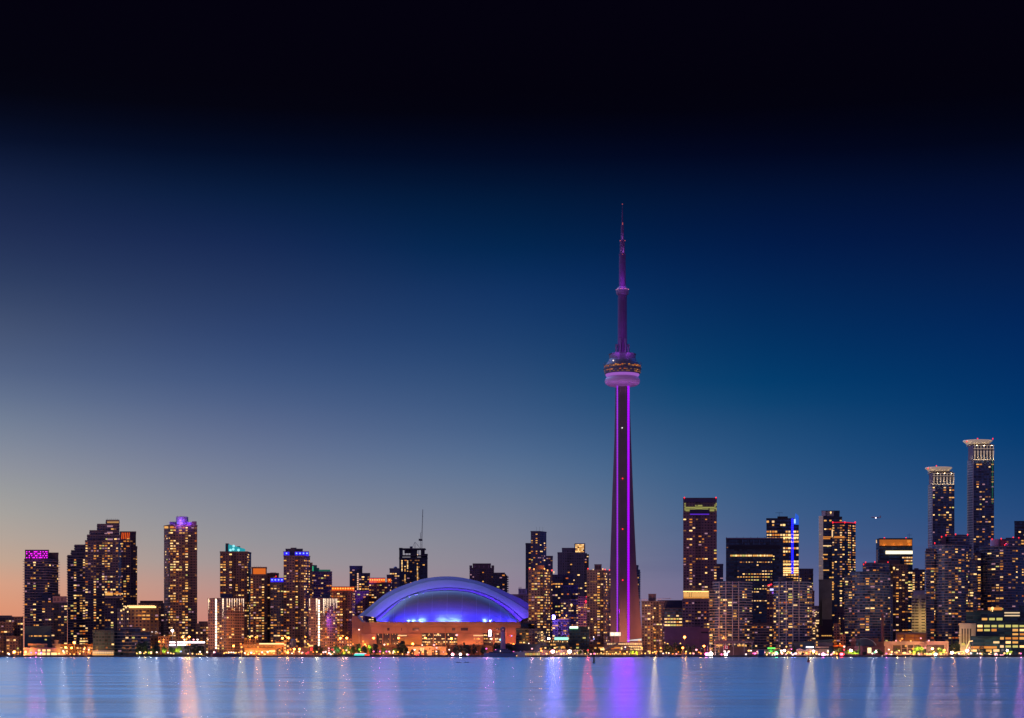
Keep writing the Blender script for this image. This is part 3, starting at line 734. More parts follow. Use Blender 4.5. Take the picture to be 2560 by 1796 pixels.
for k in range(6): mast(r,268+k*5,1296+k%2,1301,2105,.2)
for y in (1320,1336,1353): band(r,'window',268,282,y-6,y-2,2092,WIN['v'],.6,.5)
r = bl('terrace_block','the amber-lit terrace','narrow block with an amber-lit roof terrace tucked against the tall stepped tower',2070,'plum',[(262,306,1491,None,{'p':.3})]); band(r,'window',263,282,1482,1489,2071,WIN['y'],.1,.1); band(r,'window',284,304,1483,1487,2071,WIN['a'],.1,.1); boxpart(r,'canopy',262,308,1492.5,1495.5,2067,4,mat('canopy',(.5,.35,.3),.7))
r = bl('apartment_tower','the slatted-crown tower','dark tower with slanted orange slats on its crown, right behind the tall stepped tower',2150,'plum',
   [(300,340,1330,None,{'p':.22,'dep':40}),(338,343,1367,None,{'d':12,'p':.3})])
b = MB(); D_=2149.2
for k in range(5): 
    x = 303+k*4.4; b.face([(PX(x,D_),D_,PZ(1348,D_)),(PX(x+2,D_),D_,PZ(1348,D_)),(PX(x+3.6,D_),D_,PZ(1332,D_)),(PX(x+1.6,D_),D_,PZ(1332,D_))])
b.build('lit_slat', ORG, r)
r = bl('office_block','the dark blue waterfront block','dark blue glass office block with a stepped roof above a glowing glass pavilion',1950,'teal',
   [(232,286,1577,None,{'p':.04}),(262,286,1571,1577,{'d':3,'p':0})],over=dict(wall=(.04,.08,.16),slab=(.06,.12,.22),so=.3,sh=.3))
r = bl('glass_pavilion','the glowing glass pavilion','low glass pavilion glowing pale yellow at the water edge below the dark blue office block',1908,'flat',[(231,285,1628,None,{'blank':1,'dep':12})],over=dict(wall=(.45,.38,.25)))
for k in range(9):
    band(r,'window',232.5+k*5.8,237+k*5.8,1630,1634,1908,WIN['p'],.12,.1); band(r,'window',232.5+k*5.8,237.5+k*5.8,1635.5,1640,1908,WIN['y'],.12,.1)
r = bl('condominium','the pale balcony midrise','pale grey mid-rise with long white balcony lines behind dark round trees',1955,'white',[(286,322,1577,None,{'p':.2,'d':4}),(322,375,1581,None,{'p':.12}),(300,352,1570,1580,{'d':14,'p':0})],over=dict(floor=3.6))
r = bl('condominium','the midrise with a glowing roofline','mid-rise with a bright yellow line of light along its roof edge',2020,'brown',[(293,397,1522,None,{'p':.26,'c':322,'cd':(20,10)}),(322,391,1514,1522,{'d':6,'p':0})],over=dict(floor=4,bay=4.2,wall=(.3,.2,.17)))
b = MB(); b.box(PX(323,2019),PX(390,2019),2018,2019,PZ(1520,2019),PZ(1516.6,2019)); b.build('roof_light', glow('yellow_roof_light',(1,.6,.15),3.5,True), r)
balls(r, 'roof_lamp', [(PX(325+k*5,2018),2017.6,PZ(1515.8,2018)) for k in range(13)], 1.0, WIN['b'])
for x, yy in ((301,1527),(307,1524),(313,1519),(318,1516)): band(r,'window',x,x+4,yy-2,yy+2,2018,WIN['b'],.2,.1)
r = bl('brick_block','the brown roof plant block','brown brick block with a flat rooftop plant room behind the glowing roofline',2080,'brown',[(346,410,1509,None,{'p':.12})]); penthouse(r,350,408,1503,1509,2084,col=(.2,.1,.09)); 
r = bl('apartment_tower','the violet-topped tower','tall brown tower crowned by a rounded violet-lit rooftop box, standing alone at the left',2045,'brown',
   [(410,493,1313,None,{'c':425,'cd':(16,6),'p':.27}),(480,491,1305,1313,{'d':6,'blank':1})],over=dict(slab=(.26,.16,.17),so=.25,sh=.3,ww=.6))
VI = glow('violet_crown_light',(.25,.10,1),.9,True); D_=2052
b = MB(); a0, a1 = PX(440,D_), PX(467,D_); n=8
pts=[(a0+(a1-a0)*i/n, D_+4*(2*i/n-1)**2-4) for i in range(n+1)]+[(a1,D_+10),(a0,D_+10)]
b.prism(pts, PZ(1313,D_), PZ(1292,D_), 0); b.box(PX(423,D_),PX(437,D_),D_+2,D_+8,PZ(1313,D_),PZ(1304.5,D_),1); b.box(PX(462,D_),PX(480,D_),D_-1,D_+6,PZ(1313,D_),PZ(1306,D_),1)
b.build('crown',[mat('crown_white',(.3,.26,.36),.6),mat('crown_grey',(.2,.16,.26),.6)],r)
lamp_light(r,(PX(453,D_),D_-10,PZ(1309,D_)),(.35,.12,1),9000,1.5); lamp_light(r,(PX(472,D_),D_-6,PZ(1310,D_)),(.3,.05,1),2500,1); lamp_light(r,(PX(430,D_),D_-6,PZ(1309,D_)),(.3,.05,1),900,1)
b = MB(); b.box(PX(445,D_),PX(460,D_),D_-5,D_-4.6,PZ(1312,D_),PZ(1306,D_)); b.build('lit_crown', VI, r)
for k in range(5): mast(r,444+k*4,1289.5+k%2,1292,D_+3,.15)
band(r,'window',411,425,1316,1321.5,2050,WIN['y'],.2,.2); band(r,'window',425.5,434,1316,1321,2044.6,WIN['a'],.2,.2)
r = bl('parking_garage','the white-strip arcade','low arcade with dazzling white canopy strips beside the park trees',1965,'flat',[(421,516,1614,None,{'blank':1,'dep':20})],over=dict(wall=(.12,.10,.11)))
WS = glow('white_canopy_light',(1,.85,.9),6,True)
for x0,x1,y in ((424,438,1606.5),(424,438,1613),(443.5,512,1606.5),(443.5,470,1612.5)): band(r,'canopy_light',x0,x1,y-1.3,y+1.3,1963,WS,.3,.3)
for x0,x1 in ((422,440),(442,514)): boxpart(r,'canopy',x0,x1,1603.5,1604.8,1960,10,mat('canopy',(.4,.4,.4),.7))
r = bl('brick_block','the low brown block','low brown brick block with a sloping roof between the violet-topped tower and the white-striped condominium',2040,'brown',[(490,522,1560,None,{'p':.3,'c':500,'cd':(4,8)}),(497,519,1555,1560,{'d':8,'p':0})])
def striped(x0, xm, x1, yt, D, nick, label, xled, purple=None, sx=0):
    r = bl('condominium',nick,label,D,'brown',[(x0,x1,yt,None,{'c':xm,'cd':(16,20),'p':.20})],over=dict(wall=(.27,.16,.17),floor=3.1,bay=3.4,slab=(.3,.17,.17),so=.15,sh=.35))
    WL = glow('white_line_light',(1,.72,.5),2)
    def face_x(px):
        d = D+16*(xm-px)/(xm-x0) if px < xm else D+20*(px-xm)/(x1-xm)
        return PX(px,d), d-.5
    b = MB()
    for px, L in ([(x0+2,34),(x0+19,38),(x0+21,34),(x0+37,44),(x0+38.5,40)] + [(xm+2+k*(x1-xm-4)/6.5, 30-2*k+(k%2)*9) for k in range(7)]+[(x1-1,34)]):
        X_, Y_ = face_x(px); z1 = PZ(yt+1,Y_)
        nseg = 9
        for k in range(nseg):
            if k > 4 and rn.random() < .3: continue
            l = L*S/nseg; b.box(X_-.35+k*.03, X_+.35-k*.03, Y_-.3, Y_, z1-l*(k+1)+.3+k*.08, z1-l*k)
    b.build('light_line', WL, r)
    b = MB(); X_, Y_ = face_x(xled); z = PZ(1622,Y_)
    while z < PZ(yt+6,Y_): b.box(X_-.8, X_+.8, Y_-.5, Y_-.1, z, z+1.7); z += 2.9
    b.build('lamp_column', glow('white_led_column',(1,.8,.62),4.0), r)
    if purple:
        X_, Y_ = face_x((xm+x1)/2+2); lamp_light(r,(X_+2,Y_-12,PZ(purple,Y_)),(.25,.05,1),16000,1)
    penthouse(r, x0+31, xm+14, yt-10, yt, D+26, col=(.08,.08,.16))
    return r
striped(520,566,610,1496,1985,'the left white-striped condominium','left one of two twin brick condominiums edged with white light lines, nearest the marina lights',540.5)
r = bl('apartment_tower','the turquoise-crowned tower','brown tower with a slanted turquoise glass crown',2110,'brown',[(550,628,1380,None,{'c':618,'cd':(0,22),'p':.26})],over=dict(wall=(.30,.19,.18)))
b = MB(); D_=2118; b.prism([(PX(563,D_),D_),(PX(571,D_),D_-3),(PX(610,D_),D_),(PX(610,D_),D_+10),(PX(563,D_),D_+10)],PZ(1380,D_),0,ztop=[PZ(1362,D_),PZ(1361,D_),PZ(1372,D_),PZ(1372,D_),PZ(1362,D_)])
b.build('lit_crown', glow('turquoise_crown',(.02,.42,.50),.75,True), r)
b = MB(); b.box(PX(565.5,D_),PX(572,D_),D_-5,D_+4,PZ(1380,D_),PZ(1359.5,D_)); b.box(PX(592,D_),PX(599,D_),D_+1,D_+5,PZ(1374,D_),PZ(1366,D_))
b.build('crown_frame', mat('crown_dark',(.04,.06,.1),.6), r)
balls(r, 'crown_lamp', [(PX(x,D_),D_-2.6,PZ(y,D_)) for x,y in ((577,1376),(585,1366),(584,1374),(597,1376))], 1.6, glow('pale_turquoise_lamp',(.35,.95,1),1.0), 8)
r = bl('apartment_tower','the orange-screen tower','brown tower topped by a glowing orange screen, right of the turquoise-crowned tower',2095,'brown',[(626,668,1437,None,{'p':.3}),(629,667,1419,1437,{'d':3,'blank':1}),(668,697,1434,None,{'d':12,'p':.22}),(676,690,1433,1437,{'d':6,'blank':1})])
band(r,'lit_screen',633,664,1421.5,1436,2097,glow('orange_screen',(.85,.16,.01),.8,True),.4,.5)
for k in range(4): mast(r,636+k*5,1415,1419,2102,.15)
beacon(r,690,1441,2090,1.2)
r = bl('apartment_tower','the shorter blue-banded tower','shorter of two dark towers with a blue light band around the top',2060,'navy',[(676,709,1457,None,{'p':.24,'dep':26})],over=dict(wall=(.14,.13,.17)))
crown_band(r,676,709,1446,1457,2061,BLUEB,4,DOTB)
r = bl('apartment_tower','the tall blue-banded tower','taller of two towers with a blue light band, a dark box on its roof',2075,'plum',
   [(709,775,1390,None,{'c':760,'cd':(0,12),'p':.30}),(774,781,1408,None,{'d':16,'p':.15})],over=dict(wall=(.26,.18,.2)))
crown_band(r,709,724,1380,1390,2076,BLUEB,1,DOTB); crown_band(r,737,772,1380,1390,2076,BLUEB,4,DOTB); penthouse(r,714,757,1373,1391,2079,col=(.08,.07,.12)); penthouse(r,727,741,1370.5,1374,2080,col=(.08,.07,.12))
r = bl('apartment_block','the green-lit block','dark block with a green glass cylinder and a green roof band',2130,'plum',[(781,830,1430,None,{'p':.2}),(776,792,1445,None,{'d':-6,'p':.2})],over=dict(slab=(.3,.2,.24),so=.3,sh=.3))
b = MB(); D_=2136; b.lathe(PX(784,D_),D_+4,[(PZ(1432,D_),3.6),(PZ(1413,D_),3.6),(PZ(1412.9,D_),0)],14); b.box(PX(788,D_),PX(797,D_),D_,D_+6,PZ(1430,D_),PZ(1420,D_)); b.build('rooftop_cylinder', mat('green_glass',(.03,.2,.14),.3), r)
band(r,'light_strip',780.5,783.5,1416,1428,2131,glow('green_light',(.03,.6,.28),.8,True),.3,.3); band(r,'lit_roof_band',797,826,1424.5,1429.5,2131,glow('dim_green',(.01,.12,.07),.8),.3,.3)
striped(772,812,843,1496,1982,'the right white-striped condominium','white-line-edged brick condominium with a violet glow on its side, nearer the stadium',797.5,1553)
r = bl('apartment_block','the wide orange-roofed block','wide maroon block with an orange light band along its roof, left of the stadium',2055,'brown',[(827,888,1478,None,{'p':.26,'c':880,'cd':(0,14)})],over=dict(wall=(.28,.12,.13)))
crown_band(r,829,886,1468,1478,2056,ORG,9,ORY)
r = bl('apartment_tower','the blue slab with a lit stair','slim dark blue tower with a lit stair column, rising behind the orange-roofed blocks',2250,'navy',[(874,906,1416,None,{'p':.12}),(897,925,1434,None,{'d':-10,'p':.3})])
b = MB(); z = PZ(1475,2240)
while z < PZ(1436,2240): b.box(PX(893.2,2240),PX(896.3,2240),2238,2239,z,z+1.7); z += 2.7
b.build('stair_light', glow('stair_light',(1,.55,.35),1.2), r)
r = bl('brick_block','the pink-lit gable','narrow maroon block with a pink light on its top corner between the orange-roofed blocks',2175,'brown',[(886,922,1479,None,{'p':.25})],over=dict(wall=(.28,.12,.16)))
beacon(r,889,1478,2173,1.0,glow('pink_lamp',(1,.35,.4),1.6))
r = bl('apartment_block','the second orange-roofed block','maroon block with a shorter orange roof band, partly behind the stadium roof',2190,'brown',[(922,978,1457,None,{'p':.2,'c':968,'cd':(4,12)})],over=dict(wall=(.25,.11,.14)))
crown_band(r,923,963,1446,1457,2191,ORG,7,ORY); crown_band(r,969,978,1447,1456,2192,ORG,1,ORY)
r = bl('office_tower','the grey-blue domed tower','grey-blue tower with a small rooftop dome left of the building topped by cranes',2350,'conc',[(974,999,1422,None,{'p':.22}),(967,980,1438,None,{'d':-4,'p':.1})],over=dict(wall=(.2,.19,.3)))
b = MB(); b.ball((PX(988,2358),2362,PZ(1421,2358)),2.6,n=12,m=8); b.build('dome', mat('dome_lead',(.12,.12,.2),.5), r)
r = bl('tower_under_construction','the unfinished tower','unfinished dark blue tower with an open steel top carrying two cranes, behind the stadium roof',2420,'navy',[(998,1069,1395,None,{'p':.02}),(1062,1069,1386,1395,{'d':4,'blank':1}),(998,1006,1371,1395,{'blank':1}),(1026,1043,1374,1395,{'d':2,'blank':1}),(1052,1062,1373,1395,{'d':2,'blank':1,'nopar':1})],over=dict(wall=(.05,.06,.11)))
b = MB(); D_=2420
b.box(PX(998,D_),PX(1063,D_),D_,D_+24,PZ(1373.6,D_),PZ(1371,D_)); b.box(PX(1000,D_),PX(1066,D_),D_-.5,D_+24,PZ(1390,D_),PZ(1388,D_)); b.box(PX(1000,D_),PX(1050,D_),D_-.5,D_,PZ(1398.5,D_),PZ(1397,D_))
for x in (1006,1013,1020,1046,1052,1055.5,1060): b.box(PX(x,D_),PX(x+1,D_),D_,D_+1,PZ(1389,D_),PZ(1372,D_))
b.box(PX(1010,D_),PX(1026,D_),D_+8,D_+9,PZ(1383,D_),PZ(1372,D_))
b.build('open_frame', mat('open_frame',(.08,.06,.1),.7), r)
rn = random.Random(21)
for xx, y0, y1, p_ in ((1005,1401,1430,.85),(1012.5,1412,1455,.6),(1019,1402,1430,.7),(1043.5,1405,1428,.95),(1044,1432,1455,.7)):
    y = y0
    while y < y1:
        if rn.random() < p_: band(r,'window',xx-1.4,xx+1.4,y,y+2.3,2420,WIN[rn.choice('ypyb')],.2,.1)
        y += 3.6
beacon(r,1044,1387,2416,.9,glow('amber_lamp',(1,.6,.3),1.6))
def crane(px, D, yb, ymast, tip, label, jibr=.45, back=None):
    c = thing('tower_crane', label, 'crane', (PX(px,D), D, PZ(yb,D)))
    stl = mat('crane_steel', (.10,.10,.13), .5, .4)
    x, z0, z1 = PX(px,D), PZ(yb,D), PZ(ymast,D)
    b = MB(); h = 1.0
    for sx in (-h,h):
        for sy in (-h,h): b.tube((x+sx,D+sy,z0),(x+sx,D+sy,z1),.16)
    z = z0; k = 0
    while z < z1-2: b.tube((x-h,D-h,z),(x+h,D-h,z+2),.1); b.tube((x+h,D-h,z),(x-h,D-h,z+2),.1); z += 2
    b.build('mast', stl, c)
    b = MB(); b.box(x-1.6,x+1.4,D-1.5,D+1.5,z1,z1+2.6); b.box(x-3.6,x-1.5,D-1.2,D+1.2,z1+.3,z1+3.0); b.build('cab', mat('crane_cab',(.06,.06,.09),.6), c)
    tx, tz = PX(tip[0],D), PZ(tip[1],D)
    b = MB(); 
    for o_ in (-.5,.5): b.tube((x+.6+o_,D,z1+2),(tx+o_*.3,D,tz),.2)
    n_ = max(4,int(abs(tz-z1)/2.2)) if abs(tz-z1)>4 else max(4,int(abs(tx-x)/2.2))
    for k in range(n_):
        t0, t1 = k/n_, (k+1)/n_; s0 = (-1)**k
        b.tube((x+.6+(tx-x-.6)*t0+.5*s0*(1-t0*.4),D,z1+2+(tz-z1-2)*t0),(x+.6+(tx-x-.6)*t1-.5*s0*(1-t1*.4),D,z1+2+(tz-z1-2)*t1),.1)
    b.build('jib', stl, c)
    if back:
        bx_, bz = PX(back[0],D), PZ(back[1],D)
        b = MB(); b.tube((x-1,D,z1+2),(bx_,D,bz),.3); b.tube((bx_,D,bz),(x+.6+(tx-x)*.25,D,z1+2+(tz-z1)*.25),.12); b.build('counter_frame', stl, c)
    b = MB(); b.tube((tx,D,tz),(tx,D,tz-9),.08); b.box(tx-.4,tx+.4,D-.3,D+.3,tz-10,tz-9); b.build('hook_line', stl, c)
    return c
crane(1053.5,2428,1371,1353,(1057,1274),'crane with a long near-vertical jib on top of the unfinished tower',back=(1051,1333))
c = thing('derrick_crane','small A-frame roof crane left of the long-jib crane on the unfinished tower','crane',(PX(1037,2426),2426,PZ(1371,2426)))
b = MB(); D_=2426; ap=(PX(1037.5,D_),D_,PZ(1355.5,D_))
for x,dy in ((1030,0),(1037.5,3),(1037.5,-3),(1050,0)): b.tube((PX(x,D_),D_+dy,PZ(1370.5,D_)),ap,.2)
b.build('frame', mat('crane_steel',(.10,.10,.13),.5,.4), c); b = MB(); b.lathe(PX(1028,D_),D_,[(PZ(1371,D_),1.8),(PZ(1367,D_),2.2),(PZ(1366,D_),0)],10); b.build('winch', mat('crane_cab',(.06,.06,.09),.6), c)
r = bl('office_tower','the battlemented tower','maroon tower with a notched battlement-like crown right of the stadium roof top',2380,'plum',[(1174,1235,1421,None,{'p':.14}),(1182,1227,1410,1421,{'d':2,'blank':1}),(1174,1180,1415,1421,{'blank':1}),(1229,1235,1415,1421,{'blank':1})],over=dict(wall=(.26,.15,.2),slab=(.2,.1,.16),so=.2,sh=.3))
for x in (1186,1197,1209,1221): band(r,'crown_fin',x,x+1.6,1414,1423,2381,mat('fin',(.4,.2,.28),.7),.4,.4)
r = bl('apartment_tower','the toothed balcony tower','small dark tower with tooth-like balconies beside the battlemented tower',2330,'balc',[(1235,1262,1433,None,{'p':.25}),(1260,1268,1440,None,{'d':6,'p':0})],over=dict(so=1.8,wall=(.08,.07,.12),slab=(.12,.1,.15)))
r = bl('hotel','the mauve low block','low mauve block with short chimneys behind the right end of the stadium roof',2260,'conc',[(1270,1326,1487,None,{'p':.1})],over=dict(wall=(.32,.25,.42))); penthouse(r,1296,1318,1473,1487,2262,col=(.2,.2,.4))
for k in range(3): mast(r,1297.5+k*2.6,1467.5,1473,2264,.35)
r = bl('apartment_tower','the thin navy slab','thin navy slab tower left of the mauve tower with antennas',2560,'navy',[(1314,1329,1359,None,{'p':.12})])
r = bl('office_tower','the mauve tower with antennas','tall plain-topped mauve tower with three thin antennas, right of the domed stadium',2520,'conc',[(1327,1366,1329,None,{'c':1350,'cd':(0,16),'p':.1}),(1365,1382,1391,None,{'d':20,'p':.1})],over=dict(wall=(.28,.2,.3)))
b = MB(); z = 0
for x in (1341,1349,1357): mast(r,x,1317,1329,2528,.14)
r = bl('apartment_tower','the amber-beaconed tower','broad brown tower with amber beacons around its roof, immediately right of the stadium',1995,'brown',[(1321,1381,1424,None,{'c':1358,'cd':(0,20),'p':.30}),(1337,1360,1415,1424,{'d':8,'blank':1})],over=dict(wall=(.33,.2,.17),ww=.45))
AMB = glow('amber_lamp',(1,.4,.08),2.6); PIN = glow('red_beacon',(1,.05,.05),2.8)
for x,y,m_ in ((1324,1422,PIN),(1335,1423,AMB),(1361,1422,AMB),(1369,1426,AMB),(1380,1426,PIN)): beacon(r,x,y,1993,1.2,m_)
lamp_light(r,(PX(1357,1996),1999,PZ(1421,1996)),(1,.3,.06),1200,.5)
r = bl('office_tower','the grey tower with a lit box','stepped grey office tower with a glowing yellow square box on its roof',2450,'conc',[(1394,1462,1382,None,{'p':.14,'dep':40}),(1405,1438,1371,1382,{'d':4,'p':0}),(1461,1467,1384,None,{'d':10,'p':.2})],over=dict(floor=3.6,wall=(.27,.24,.33),slab=(.12,.10,.17),so=.12,sh=1.2,rows=True))
b = MB(); D_=2450; b.box(PX(1437,D_),PX(1463,D_),D_+.2,D_+20,PZ(1382,D_),PZ(1359,D_)); b.build('roof_box', mat('roof_box',(.1,.09,.12),.6), r)
rn = random.Random(5)
for j in range(6):
    for i in range(7):
        if rn.random() < .93: band(r,'window',1438.5+i*3.1,1441.2+i*3.1,1361.3+j*3.4,1363.9+j*3.4,D_,WIN[rn.choice('byybp')],.1,.1)
r = bl('office_tower','the white-dotted edge','slender dark slab edged with a dotted white line behind the grey stepped tower',2490,'navy',[(1462,1472,1387,None,{'p':.1})])
b = MB(); z = PZ(1500,2488)
while z < PZ(1384,2488): b.box(PX(1463,2488)-.5,PX(1463,2488)+.7,2488,2488.5,z,z+2); z += 4.4
b.build('lamp_column', WIN['p'], r)
r = bl('office_block','the dark stepped block','dark purple office block behind the amber-beaconed tower with scattered lit rooms',2300,'navy',[(1381,1434,1438,None,{'p':.14}),(1402,1445,1464,None,{'d':-40,'p':.3})],over=dict(floor=3.6,rows=True))
beacon(r,1384.5,1430.5,2290,1.9,WIN['p'])
r = bl('office_block','the maroon office with a red lamp','maroon striped office block with a big red lamp on its face',2200,'plum',[(1445,1472,1492,None,{'p':.3})],over=dict(wall=(.22,.12,.18),slab=(.3,.17,.24),so=.2,sh=.8,rows=True))
beacon(r,1464.5,1504,2196,1.9,glow('red_lamp',(1,.02,.05),3)); beacon(r,1466,1492,2196,1.0)
r = bl('apartment_block','the mauve office slab','mauve slab with white windows left of the maroon office, above the lattice building',2240,'conc',[(1402,1447,1500,None,{'p':.28})],over=dict(wall=(.3,.2,.3)))
beacon(r,1428.5,1512.5,2236,2.4,WIN['b'])
r = bl('apartment_tower','the brown tower with red corner lamps','broad brown tower with red corner lamps just left of the purple-striped tower',2010,'brown',[(1467,1526,1426,None,{'c':1509,'cd':(0,18),'p':.28})],over=dict(wall=(.36,.23,.2),ww=.45))
penthouse(r,1486,1504,1412,1426,2018,col=(.22,.12,.12))
for x,y,m_ in ((1470,1422,PIN),(1483,1424,WIN['p']),(1507,1423,AMB),(1513,1424,PIN),(1524,1425,PIN)): beacon(r,x,y,2008,1.0,m_)
r = bl('office_block','the lattice-fronted block','low mauve block with a crisscross lattice front and a blue-violet floodlamp on its roof',2090,'plum',[(1393,1424,1549,None,{'p':.3}),(1380,1396,1553,None,{'d':-6,'p':.2})],over=dict(wall=(.3,.2,.3)))
b = MB()
for k in range(26):
    x, y = rn.uniform(1396,1420), rn.uniform(1554,1590); dx, dy = rn.uniform(-4,4), rn.uniform(2,6)
    b.tube((PX(x,2088),2088.5,PZ(y,2088)),(PX(x+dx,2088),2088.5,PZ(y+dy,2088)),.35,4)
b.build('lattice', mat('lattice_white',(.6,.5,.6),.6), r)
b = MB(); b.ball((PX(1383,2078),2078,PZ(1543.5,2078)),2.6,n=10,m=6); b.build('floodlamp', glow('blue_violet_flood',(.18,.14,1),45,True), r); mast(r,1383,1545,1553,2079,.3,'lamp_post')
lamp_light(r,(PX(1386,2070),2060,PZ(1541,2070)),(.3,.15,1),30000,.5,target=(PX(1400,2090),2090,PZ(1565,2090)))
lamp_light(r,(PX(1383,2075),2074.6,PZ(1543.5,2075)),(.16,.14,1),38000,1.2,target=(PX(1383,2000)*.96,1960,PZ(1580,2000)),angle=150)
band(r,'window',1395,1421,1547,1548.5,2090,WIN['a'],.3,.3)
for x in (1399,1416): beacon(r,x,1538+(x>1400)*1,2085,1.5,AMB)
r = bl('hotel','the dark teal hotel','dark teal waterfront hotel with a white-green rooftop sign',1975,'teal',[(1423,1473,1568,None,{'p':.1})],over=dict(wall=(.04,.07,.09),slab=(.09,.13,.15),so=.3,sh=.3))
band(r,'sign',1424,1445,1566.5,1571.5,1973,glow('white_green_sign',(.75,1,.8),2.0),.8,.5); band(r,'sign_light',1424,1445,1572,1573,1973,glow('green_underline',(.1,1,.2),.8),.7,.3); band(r,'window',1470.5,1473,1568,1573,1973,WIN['p'],.4,.3)
r = bl('apartment_block','the dark blue balcony lowrise','dark blue low-rise with ribbed balconies beside the right end of the stadium',1985,'teal',[(1290,1322,1572,None,{'p':.16}),(1302,1336,1559,None,{'d':10,'p':.06})],over=dict(wall=(.04,.06,.12),slab=(.12,.16,.22),so=.8,sh=.3,floor=3.2))
r = bl('apartment_block','the speckled lowrise','dark low-rise speckled with tiny white lamps below the amber-beaconed tower',1972,'plum',[(1322,1366,1573,None,{'p':.2})],over=dict(wall=(.13,.09,.14)))
balls(r, 'lamp', [(PX(rn.uniform(1344,1364),1970),1970.5,PZ(rn.uniform(1580,1606),1970)) for k in range(30)], .38, WIN['p'])
r = bl('warehouse','the long navy shed','long windowless navy shed at the water between the yacht and the shops',1925,'teal',[(1264,1350,1612,None,{'blank':1,'dep':22})],over=dict(wall=(.03,.06,.13)))
r = bl('shopping_hall','the turquoise-roofed shops','row of low shops with a pale turquoise glowing canopy',1950,'plum',[(1344,1422,1606,None,{'p':.3,'dep':16}),(1364,1424,1600,1606,{'d':3,'p':0})],over=dict(wall=(.1,.07,.07),floor=3.4))
b = MB(); b.box(PX(1386,1948),PX(1421,1948),1946,1949,PZ(1600.5,1948),PZ(1593.5,1948)); b.build('lit_canopy', glow('turquoise_canopy',(.4,.95,.8),1.1,True), r)
for k in range(11): beacon(r,1362+k*5.6,1603+(k%3)*.8,1944,1.0,WIN['a' if k%2 else 'b'])
for x0,x1,y in ((1376,1381,1612),(1383,1389,1612),(1390,1412,1619),(1404,1411,1617.5)): band(r,'window',x0,x1,y-1.8,y+1.8,1944,WIN['y'],.3,.3)
r = bl('apartment_block','the lamp-lit shopfronts','low shopfronts strung with warm lamps along the quay between two star-bright lamps',1930,'brown',[(1350,1468,1626,None,{'p':.5,'pal':'yyapb','dep':12})],over=dict(wall=(.12,.08,.07),floor=3.2,bay=2.6))
r = bl('ferry_dock','the pale ferry shelter','pale lit ferry shelter with a tall white awning beside the navy shed',1905,'flat',[(1308,1350,1631,None,{'blank':1,'dep':8})],over=dict(wall=(.5,.45,.3)))
band(r,'awning',1308,1338,1628,1629.3,1903,mat('awning',(.6,.55,.4),.6),.6,5)
for k in range(11): band(r,'window',1309.5+k*3.7,1311.6+k*3.7,1631.5,1639,1905,WIN[rn.choice('gypg')],.2,.1)
r = bl('restaurant','the gabled waterfront restaurant','dark gabled waterfront restaurant glowing orange below its roof in front of the tall purple-striped tower',1920,'flat',[(1508,1600,1628,None,{'blank':1,'dep':14})],over=dict(wall=(.10,.06,.05)))
b = MB(); D_=1918
for (xa,ya),(xb,yb_),(xc,yc) in (((1514,1623),(1541,1609),(1566,1625)),((1558,1622),(1572,1617),(1592,1627))):
    for s_ in ((xa,ya,xb,yb_),(xb,yb_,xc,yc)):
        q = [(PX(s_[0],D_),PZ(s_[1],D_)),(PX(s_[2],D_),PZ(s_[3],D_))]
        b.face([(q[0][0],D_,q[0][1]),(q[1][0],D_,q[1][1]),(q[1][0],D_+16,q[1][1]),(q[0][0],D_+16,q[0][1])])
        b.face([(q[0][0],D_,q[0][1]-.8),(q[1][0],D_,q[1][1]-.8),(q[1][0],D_,q[1][1]),(q[0][0],D_,q[0][1])])
b.build('roof', mat('shed_roof',(.04,.03,.04),.7), r)
for x0,x1,y0,y1,k in ((1536,1550,1618,1622,'a'),(1552,1556,1617,1624,'b'),(1528,1536,1621,1624,'o'),(1501,1511,1622,1626,'b'),(1496,1506,1618,1621,'a')): band(r,'window',x0,x1,y0,y1,1920,WIN[k],.3,.2)
for k in range(24): beacon(r,1484+k*4.7,1634.5+.8*(k%2),1914,1.0,WIN['b' if k%3 else 'a'])
r = bl('event_hall','the white-lit terrace','white-lit stacked terraces behind the gabled restaurant, at the foot of the tall purple-striped tower',1975,'flat',[(1510,1606,1607,None,{'blank':1,'dep':20})],over=dict(wall=(.2,.15,.17)))
for y,xs in ((1610.5,(1518,1538)),(1610.5,(1546,1602)),(1617.5,(1572,1604)),(1624,(1576,1604))):
    x = xs[0]
    while x < xs[1]: band(r,'window',x,x+3.4,y-1.7,y+1.5,1975,WIN['b' if rn.random()<.3 else 'p'],.3,.2); x += 4.6
b = MB(); D_=1972
b.prism([(PX(1569,D_),D_),(PX(1604,D_),D_),(PX(1604,D_),D_+12),(PX(1569,D_),D_+12)],PZ(1602,D_),0,ztop=[PZ(1601,D_),PZ(1597,D_),PZ(1597,D_),PZ(1601,D_)])
b.build('tent_roof', glow('tent_roof',(.75,.8,.85),.9,True), r)
bb = thing('billboard','small bright billboard on a post at the foot of the tall purple-striped tower','billboard',(PX(1538,1965),1965,GZ))
band(bb,'panel',1525,1552,1581,1590.5,1965,glow('billboard_panel',(1,.66,.5),1.3,True),.4,.6); boxpart(bb,'post',1532,1534,1590.5,1612,1966,1,mat('dark_steel',(.05,.05,.06),.5,.6)); boxpart(bb,'frame',1524,1553,1580,1591.5,1965.4,.6,mat('dark_steel',(.05,.05,.06),.5,.6))
for x0,x1 in ((1528,1533),(1538,1545)): band(bb,'panel_patch',x0,x1,1583,1588,1964.4,glow('billboard_patch',(1,.95,.85),2.2),.3,.2)
r = bl('apartment_tower','the rounded tower behind','slim rounded grey tower peeking out behind the right edge of the purple-striped tower',2400,'balc',[(1575,1600,1425,None,{'arc':8,'p':.3}),(1580,1596,1414,1425,{'arc':5,'blank':1})],over=dict(wall=(.15,.14,.18)))
